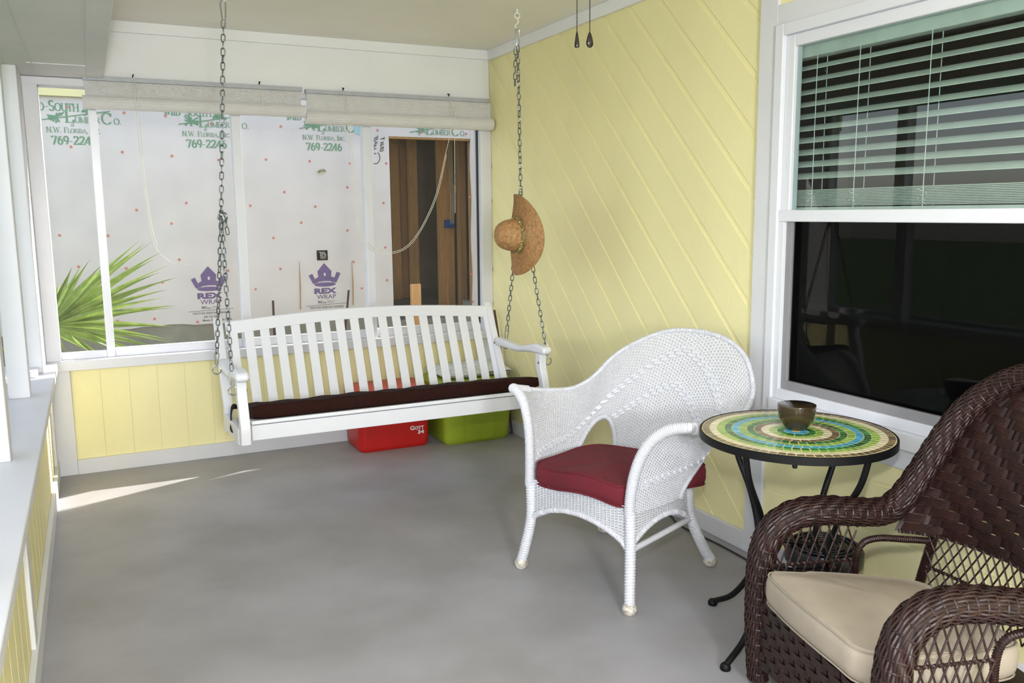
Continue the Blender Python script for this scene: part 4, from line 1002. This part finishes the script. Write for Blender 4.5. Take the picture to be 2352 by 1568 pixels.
# serif lettering drawn with strokes: glyph -> (advance, strokes); stroke = (points, serif_at_start, serif_at_end)
def arcp(cx, cy, rx, ry, a0, a1, n=14): return [(cx + rx * math.cos(rad(a0 + (a1 - a0) * i / n)), cy + ry * math.sin(rad(a0 + (a1 - a0) * i / n))) for i in range(n + 1)]
LIFT = [0]
def lift():
    LIFT[0] = (LIFT[0] + 1) % 40; return TY - .00004 * LIFT[0]
GL = {
 'M': (1.0, [([(.12, 0), (.12, 1)], 1, 1), ([(.12, 1), (.5, .08)], 0, 0), ([(.5, .08), (.88, 1)], 0, 0), ([(.88, 1), (.88, 0)], 1, 1)]),
 'I': (.42, [([(.21, 0), (.21, 1)], 1, 1)]),
 'D': (.85, [([(.16, 0), (.16, 1)], 1, 1), ([(.16, 1), (.38, 1)] + arcp(.38, .5, .38, .5, 90, -90) + [(.16, 0)], 0, 0)]),
 '-': (.45, [([(.08, .38), (.38, .38)], 0, 0)]),
 'S': (.68, [(arcp(.34, .74, .22, .26, 30, 270, 12) + arcp(.34, .25, .24, .25, 90, -150, 12), 0, 0)]),
 'O': (.95, [(arcp(.47, .5, .4, .5, 90, 450, 26), 0, 0)]),
 'U': (.88, [([(.14, 1), (.14, .35)] + arcp(.44, .33, .3, .33, 180, 360, 12) + [(.74, 1)], 1, 1)]),
 'T': (.8, [([(.05, .82), (.05, 1), (.75, 1), (.75, .82)], 0, 0), ([(.4, 1), (.4, 0)], 0, 1)]),
 'H': (.92, [([(.14, 0), (.14, 1)], 1, 1), ([(.78, 0), (.78, 1)], 1, 1), ([(.14, .52), (.78, .52)], 0, 0)]),
 'L': (.72, [([(.16, 1), (.16, 0)], 1, 1), ([(.16, 0), (.66, 0), (.68, .22)], 0, 0)]),
 'B': (.78, [([(.16, 0), (.16, 1)], 1, 1), ([(.16, 1), (.36, 1)] + arcp(.36, .76, .24, .24, 90, -90, 8) + [(.16, .52)], 0, 0), ([(.16, .52), (.38, .52)] + arcp(.38, .26, .28, .26, 90, -90, 8) + [(.16, 0)], 0, 0)]),
 'E': (.74, [([(.16, 0), (.16, 1)], 1, 1), ([(.16, 1), (.64, 1), (.64, .84)], 0, 0), ([(.16, .52), (.5, .52)], 0, 0), ([(.16, 0), (.68, 0), (.68, .18)], 0, 0)]),
 'R': (.84, [([(.16, 0), (.16, 1)], 1, 1), ([(.16, 1), (.38, 1)] + arcp(.38, .75, .24, .25, 90, -90, 8) + [(.16, .5)], 0, 0), ([(.4, .5), (.8, 0)], 0, 0)]),
 'C': (.86, [([(.78, .95), (.78, .72)], 0, 0), (arcp(.46, .5, .4, .5, 40, 320, 22), 0, 0)]),
 'N': (.95, [([(.14, 0), (.14, 1)], 1, 1), ([(.14, 1), (.8, 0)], 0, 0), ([(.8, 0), (.8, 1)], 0, 1)]),
 'W': (1.25, [([(.08, 1), (.36, 0)], 1, 0), ([(.36, 0), (.62, .95)], 0, 0), ([(.62, .95), (.88, 0)], 0, 0), ([(.88, 0), (1.16, 1)], 0, 1)]),
 'F': (.7, [([(.16, 0), (.16, 1)], 1, 1), ([(.16, 1), (.62, 1), (.62, .82)], 0, 0), ([(.16, .52), (.48, .52)], 0, 0)]),
 'A': (.9, [([(.06, 0), (.45, 1)], 1, 0), ([(.45, 1), (.84, 0)], 0, 1), ([(.22, .36), (.68, .36)], 0, 0)]),
 '.': (.35, [([(.14, .0), (.14, .09)], 0, 0)]), ',': (.35, [([(.17, .1), (.1, -.14)], 0, 0)]),
 ' ': (.4, []),
 '7': (.7, [([(.1, .82), (.1, .97), (.62, .97), (.3, 0)], 0, 0)]),
 '6': (.7, [(arcp(.42, .34, .26, .6, 75, 180, 10) + arcp(.36, .31, .24, .31, 180, 540, 18), 0, 0)]),
 '9': (.7, [(arcp(.28, .62, .28, .6, -75, 0, 10) + arcp(.34, .68, .24, .30, 0, 360, 18), 0, 0)]),
 '2': (.7, [(arcp(.35, .74, .24, .26, 165, -20, 12) + [(.1, .03), (.62, .03), (.64, .18)], 0, 0)]),
 '4': (.72, [([(.5, 0), (.5, .98), (.06, .27), (.68, .27)], 0, 0)]),
 'o': (.56, [(arcp(.28, .32, .2, .32, 90, 450, 18), 0, 0)]), 'f': (.4, [([(.2, 0), (.2, .8)] + arcp(.32, .8, .12, .16, 180, 60, 6), 1, 0), ([(.06, .6), (.36, .6)], 0, 0)]),
}
TY = NY - .0015
def glyphs(mb, txt, x, z, h, y, fit=None, thick=.15, thin=.055, mi=0):
    """small-caps aware run: ('M',1.0) etc. txt: list of (char, relative size)"""
    tot = sum(GL[c][0] * s_ for c, s_ in txt); k_ = (fit / (tot * h)) if fit else 1
    def quad(p, q, wd):
        d = V3((q[0] - p[0], q[1] - p[1], 0)); L = math.hypot(d[0], d[1])
        if L < 1e-9: return
        y = lift(); nx, nz = -d[1] / L * wd / 2, d[0] / L * wd / 2; ex, ez = d[0] / L * wd * .15, d[1] / L * wd * .15
        mb.add([(p[0] + nx - ex, y, p[1] + nz - ez), (p[0] - nx - ex, y, p[1] - nz - ez), (q[0] - nx + ex, y, q[1] - nz + ez), (q[0] + nx + ex, y, q[1] + nz + ez)], [(0, 1, 2, 3)], mi)
    for c, s_ in txt:
        adv, st = GL[c]; hh = h * s_
        for (P, s0, s1) in st:
            Q = [(x + p[0] * hh * k_, z + p[1] * hh) for p in P]
            for a, b in zip(Q[:-1], Q[1:]):
                L = math.hypot(b[0] - a[0], b[1] - a[1]) + 1e-9; ver = abs(b[1] - a[1]) / L; up_right = (b[0] - a[0]) * (b[1] - a[1]) > 0 and len(P) == 2 and c in 'AMWN'
                quad(a, b, hh * (thin if up_right and ver < .99 else thin + (thick - thin) * ver))
            for fl, p in ((s0, Q[0]), (s1, Q[-1])):
                if fl: quad((p[0] - hh * .15, p[1]), (p[0] + hh * .15, p[1]), hh * thin)
        x += adv * hh * k_
def caps_run(s, small=.76):
    out = []; big = True
    for ch in s:
        if ch == '^': big = True; continue
        out.append((ch, 1.0 if (big or ch in '-., 0123456789') else small)); big = False
    return out
TY = NY - .0015
def at(px, py): p = pxy(px, py, NY); return p.x, p.z
gmb = MB()
cols = [-.965 * 2, -.965, 0, .99]
x3, _ = at(656, 277); 
for ci, dx in enumerate(cols):
    zofs = 0.012 * (ci - 2) * 0
    def X(px): return at(px, 300)[0] + dx
    def Z(py): return at(720, py)[1] + zofs
    glyphs(gmb, caps_run('^MID-^SOUTH'), X(661), Z(277), .074, TY, fit=X(756) - X(661), thick=.17)
    glyphs(gmb, [('L', 1)], X(729), Z(300), .088, TY, thick=.17); glyphs(gmb, [(c, 1) for c in 'UMBER'], X(747), Z(300), .043, TY, fit=X(792) - X(747))
    glyphs(gmb, [('C', 1)], X(795), Z(301), .085, TY, thick=.16); glyphs(gmb, [('O', 1), ('.', 1)], X(817), Z(301), .045, TY)
    if ci < 3:
        glyphs(gmb, [('o', 1), ('f', 1)], X(739), Z(308), .024, TY)
        glyphs(gmb, caps_run('^N.^W. ^FLORIDA, ^INC.'), X(694), Z(321), .040, TY, fit=X(793) - X(694))
        glyphs(gmb, [(c, 1) for c in '769-2246'], X(701), Z(345), .062, TY, fit=X(784) - X(701), thick=.2, thin=.085)
    # pine sprig: twig, needles, two cones
    a = (X(688), Z(296)); b = (X(812), Z(274))
    def seg(p, q, w):
        d = (q[0] - p[0], q[1] - p[1]); L = math.hypot(*d); nx, nz = -d[1] / L * w / 2, d[0] / L * w / 2
        y = lift(); gmb.add([(p[0] + nx, y, p[1] + nz), (p[0] - nx, y, p[1] - nz), (q[0] - nx, y, q[1] - nz), (q[0] + nx, y, q[1] + nz)], [(0, 1, 2, 3)])
    seg(a, b, .008)
    for (pc, pz, sc2) in ((714, 288, 1), (772, 276, .85)):
        cx, cz = X(pc), Z(pz)
        for q in range(22):
            an = random.uniform(0, 2 * PI); l = random.uniform(.035, .075) * sc2; seg((cx - .006 * math.cos(an), cz - .006 * math.sin(an)), (cx + l * math.cos(an) * 1.0, cz + l * .7 * math.sin(an)), .011)
gmb.build('green_lettering', M['p_green'], wrap, smooth=False, world=True)
for ci, dx in ((1, -.972), (2, 0)):
    pmb = MB(); g2 = MB()
    def X(px): return at(px, 640)[0] + dx
    def Z(py): return at(747, py)[1] + (.0 if ci == 2 else .006)
    PX = lambda zx, zy: (X(400 + zx / 4.704), Z(560 + zy / 4.704))
    def ply(P): y = lift(); pmb.add([(PX(*p)[0], y, PX(*p)[1]) for p in P], [tuple(range(len(P)))])
    # crown: roofed centre, two prongs, curved band, oval
    ply([(1625, 205), (1702, 295), (1694, 365), (1560, 365), (1550, 295)])
    ply([(1455, 335), (1495, 316), (1520, 376), (1500, 428)]); ply([(1500, 428), (1520, 376), (1560, 352), (1555, 415), (1520, 425)])
    ply([(1800, 320), (1758, 305), (1732, 366), (1752, 420)]); ply([(1752, 420), (1732, 366), (1690, 352), (1695, 412), (1730, 420)])
    ply([(1540, 362), (1625, 350), (1715, 362), (1735, 405), (1625, 400), (1520, 412)])
    ply([(1628 + 117 * math.cos(t), 437 + 23 * math.sin(t)) for t in np.linspace(0, 2 * PI, 30)[:-1]])
    def txt(s, x0, x1, zb, h, m_, bold): a, b = PX(x0, zb), PX(x1, zb); put_text(m_, s, lambda u, v: (a[0] + u, TY, a[1] + v), h, 1, bold, fit=b[0] - a[0])
    txt('REX', 1508, 1752, 532, .062, pmb, .0035); txt('WRAP', 1533, 1740, 592, .055, pmb, .0003)
    txt('Alpha', 1540, 1590, 625, .018, g2, .0006); txt('ProTech', 1546, 1632, 640, .02, g2, .0006); txt('Engineered', 1648, 1730, 622, .014, g2, 0); txt('Products', 1648, 1712, 637, .014, g2, 0)
    a, b = PX(1408, 664), PX(1852, 650); g2.add([(a[0], TY, a[1]), (b[0], TY, b[1]), (b[0], TY, b[1] + .004), (a[0], TY, a[1] + .004)], [(0, 1, 2, 3)])
    txt('WEATHER RESISTANT BARRIER', 1450, 1820, 692, .024, g2, .0004); txt('800 222 9000', 1560, 1710, 730, .024, g2, .0004); txt('Meets & Exceeds Code', 1545, 1830, 765, .024, g2, .0006)
    wdw = [(1618, 312), (1638, 312), (1638, 345), (1618, 345)]
    g3 = MB(); g3.add([(PX(*p)[0], TY - .0022, PX(*p)[1]) for p in wdw], [(0, 1, 2, 3)]); g3.build('crown_window', M['wrap'], wrap, smooth=False, world=True)
    pmb.build('purple_lettering', M['p_purple'], wrap, smooth=False, world=True); g2.build('grey_lettering', M['p_grey'], wrap, smooth=False, world=True)
# handwriting beside the opening
mk = MB()
def hand(strokes):
    for s_ in strokes:
        P = [pxy(600 + p[0] / 3.136, 150 + p[1] / 3.136, NY) for p in s_]; mk.tube([(p.x, TY, p.z) for p in P], .0035, 4)
hand([[(810, 580), (830, 572), (812, 592), (830, 600), (812, 606)], [(814, 570), (838, 555), (812, 548), ], [(824, 562), (824, 550)], [(812, 540), (838, 532), (836, 520)], [(812, 528), (840, 514), (838, 505)]])
hand([[(882, 612), (855, 620), (858, 605)], [(880, 600), (858, 604)], [(876, 580), (882, 592), (862, 594), (860, 578), (868, 578)], [(884, 565), (858, 572)], [(882, 552), (858, 558)], [(870, 568), (870, 556)], [(886, 515), (884, 535)], [(885, 525), (860, 530)]])
hand([[(815, 640), (818, 630), (826, 640)], [(838, 628), (850, 640), (856, 665), (848, 692), (832, 708), (810, 708)]])
mk.build('handwriting', M['p_ink'], wrap, smooth=False, world=True)
# outlet hole with wires, flap, tear strips
c = pxy(740, 586, NY); mb = MB(); mb.box(c.x - .047, c.x + .047, NY - .006, NY + .002, c.z - .043, c.z + .043); cut = mb.build('cutout', M['iron'], nb, smooth=False, world=True)
mb = MB()
for q in range(5): mb.tube(catmull([(c.x - .03 + .012 * q, NY - .004, c.z + .03), (c.x + .02 * math.sin(q * 2), NY - .02, c.z), (c.x - .02 + .012 * q, NY - .006, c.z - .03)], 5), .004, 5)
ring(mb, (c.x + .005, NY - .012, c.z), (0, 1, 0), .024, .004); mb.build('wire', M['foundation'], cut, world=True)
c = pxy(738, 393, NY); mb = MB(); mb.tube(catmull([(c.x - .03, NY - .01, c.z - .008), (c.x - .01, NY - .025, c.z + .004), (c.x + .015, NY - .02, c.z + .008), (c.x + .03, NY - .01, c.z)], 5), .010, 7); mb.build('sealant_blob', M['putty'], nb, world=True)
c = pxy(829, 296, NY); mb = MB(); mb.prism([(c.x - .02 + .045 * math.cos(t), c.z + .05 * math.sin(t)) for t in np.linspace(PI * .5, PI * 1.6, 12)] + [(c.x + .03, c.z - .04), (c.x + .03, c.z + .045)], lambda a, b: (a, NY - .004, b), (0, .003, 0)); mb.build('tape_patch', mat('pale blue tape', (160, 200, 205), .5), nb, smooth=False, world=True)
for (p0, p1) in (((687, 600), (690, 710)), ((808, 600), (811, 700))):
    a, b = pxy(*p0, NY), pxy(*p1, NY); mb = MB(); mb.tube([(a.x, NY - .002, a.z), ((a.x + b.x) / 2 + .004, NY - .003, (a.z + b.z) / 2), (b.x, NY - .002, b.z)], [.0015, .006, .005], 5); mb.build('tear', M['stud_dark'], nb, world=True)

# stakes and rods standing between the houses
a = pxy(954, 652, 1.85); tag(MB().box(a.x - .045, a.x + .045, 1.83, 1.87, -.3, a.z).build('wooden_stake', M['stud'], smooth=False, bevel=.003), 'pale sawn board standing upright in front of the dark doorway opening', 'stake')
for (p0, p1, lab) in (((627, 690), (631, 780), 'short rusty rod upright before the sheeting, left of the purple crown print'), ((801, 666), (793, 760), 'tilted rusty rod before the sheeting, right of the purple crown print')):
    a, b = pxy(*p0, 1.6), pxy(*p1, 1.6); a, b = V3(a), V3(b); d = (b - a) / abs(b[2] - a[2]); e = a + d * (a[2] + .29)
    mb = MB(); mb.tube([a, e], .009, 8); tag(mb.build('metal_rod', M['stick']), lab, 'rod', 'rods between the houses')

# fan palm leaf reaching past the screen
pb = pxy(113, 748, .75); fp = thing('fan_palm', 'spiky green fan palm leaf outside the screen beside the left frame', 'palm', (pb.x, .75, -.3))
tips = [(128, 668), (137, 640), (165, 606), (186, 600), (205, 588), (232, 600), (262, 580), (318, 540), (332, 545), (350, 538), (370, 563), (352, 582), (388, 594), (366, 612), (395, 626), (405, 622), (384, 652), (404, 688), (398, 694), (372, 672), (398, 738), (402, 776), (384, 766), (372, 790), (345, 785), (320, 797), (300, 797), (275, 800), (240, 815), (205, 803), (152, 805)]
mb = MB(); random.seed(3)
for i, (px, py) in enumerate(tips):
    yy = .75 + .20 * math.sin(i * 1.9) * .7 + .1 * math.cos(i * .4); T = V3(pxy(px, py, yy)); B0 = V3(pb); d = T - B0; L = np.linalg.norm(d); d /= L
    side = unit(np.cross(d, V3((0.15, -1, .1)))); nrm = np.cross(side, d); w0 = .016 + .005 * (i % 3) ; v = []; n = 14
    for k_ in range(n + 1):
        t = k_ / n; w = w0 * (math.sin(min(1, t / .45) * PI / 2) * (1 - max(0, (t - .42) / .58)) ** 1.25 + .02) * min(1, L / .4 + .3)
        c = B0 + d * L * t + V3((0, 0, -.05 * t ** 3 * L)) + V3((0, 0, .05 * 1 * L * t * 0)); fold = .8 * w
        v += [c - side * w, c + nrm * fold * (1 if i % 2 else -1), c + side * w]
    f = []
    for k_ in range(n): o = k_ * 3; f += [(o, o + 1, o + 4, o + 3), (o + 1, o + 2, o + 5, o + 4)]
    mb.add(v, f)
mb.build('leaf_blade', M['leaf'], fp, smooth=False, world=True)
mb = MB(); mb.tube(catmull([V3(pb), V3(pb) + V3((-.25, .05, -.12)), V3(pb) + V3((-.5, .1, -.5)), (pb.x - .6, .9, -.28)], 6), .011, 8); mb.build('stem', M['stem'], fp, world=True)

# trees and lawn beyond the left screens (seen reflected in the window)
def tree(x, y, h, r, label, seed):
    rg = random.Random(seed); t = thing('tree', label, 'tree', (x, y, -.3), 0, 'trees beyond the left screens')
    mb = MB(); mb.tube(catmull([(x, y, -.3), (x + .1, y, h * .3), (x - .05, y + .1, h * .55), (x, y, h * .8)], 5), [.16] * 6 + [.12] * 5 + [.06] * 5, 10); mb.build('trunk', M['bark'], t, world=True)
    mb = MB()
    for i in range(2600):
        a, b = rg.uniform(0, 2 * PI), rg.uniform(-1, 1); rr_ = r * rg.uniform(.35, 1) * (1 + .25 * math.sin(3 * a + seed)); q = math.sqrt(1 - b * b)
        c = V3((x + rr_ * q * math.cos(a), y + rr_ * q * math.sin(a), h * .72 + rr_ * b * .8)); e1 = V3([rg.uniform(-1, 1) for _ in range(3)]); e2 = np.cross(e1, V3([rg.uniform(-1, 1) for _ in range(3)])); s_ = .13
        e1 = unit(e1) * s_; e2 = unit(e2) * s_ * .6; mb.add([c - e1, c - e2, c + e1, c + e2], [(0, 1, 2, 3)])
    mb.build('crown', M['foliage'], t, smooth=False, world=True)
tree(-9.5, -3.2, 4.6, 2.0, 'shorter leafy tree on the lawn beyond the left screens, nearer the porch', 1)
tree(-11.5, .8, 5.2, 2.3, 'taller leafy tree on the lawn beyond the left screens, farther out', 2)

# ------------------------------------------------------------------ light
wd = bpy.data.worlds.new('sky'); scene.world = wd; wd.use_nodes = True; nt = wd.node_tree
sky = nt.nodes.new('ShaderNodeTexSky'); sky.sky_type = 'NISHITA'; sky.sun_disc = False; sky.sun_elevation = rad(35); sky.sun_rotation = rad(68)
bg = nt.nodes['Background']; hs = nt.nodes.new('ShaderNodeHueSaturation'); hs.inputs['Saturation'].default_value = .5
nt.links.new(sky.outputs[0], hs.inputs['Color']); nt.links.new(hs.outputs[0], bg.inputs['Color']); bg.inputs['Strength'].default_value = .56
sun = bpy.data.lights.new('sun', 'SUN'); sun.energy = 12.0; sun.angle = rad(.6); sun.color = (1, .95, .86)
so = bpy.data.objects.new('sun', sun); COL.objects.link(so)
sd = Vector((-.928 * math.cos(rad(35.6)), -.372 * math.cos(rad(35.6)), -math.sin(rad(35.6)))); so.rotation_euler = sd.to_track_quat('-Z', 'Y').to_euler()
# the photographer's flash above the lens, and an added soft fill light behind the camera
for nm, en, rd, loc in (('flash', 105, .04, CAMP + Vector((0.0, .02, .26))), ('added_fill_light', 545, .30, (-2.42, -7.8, 1.66))):
    fl = bpy.data.lights.new(nm, 'POINT'); fl.energy = en; fl.shadow_soft_size = rd; fl.color = (.97, .98, 1)
    fo = bpy.data.objects.new(nm, fl); COL.objects.link(fo); fo.location = loc

scene.view_settings.view_transform = 'Standard'; scene.view_settings.look = 'None'; scene.view_settings.gamma = 1; scene.view_settings.exposure = 0
scene.view_settings.use_curve_mapping = False
cy = scene.cycles
cy.max_bounces = 7; cy.diffuse_bounces = 4; cy.glossy_bounces = 3; cy.transmission_bounces = 3; cy.transparent_max_bounces = 8
cy.caustics_reflective = False; cy.caustics_refractive = False
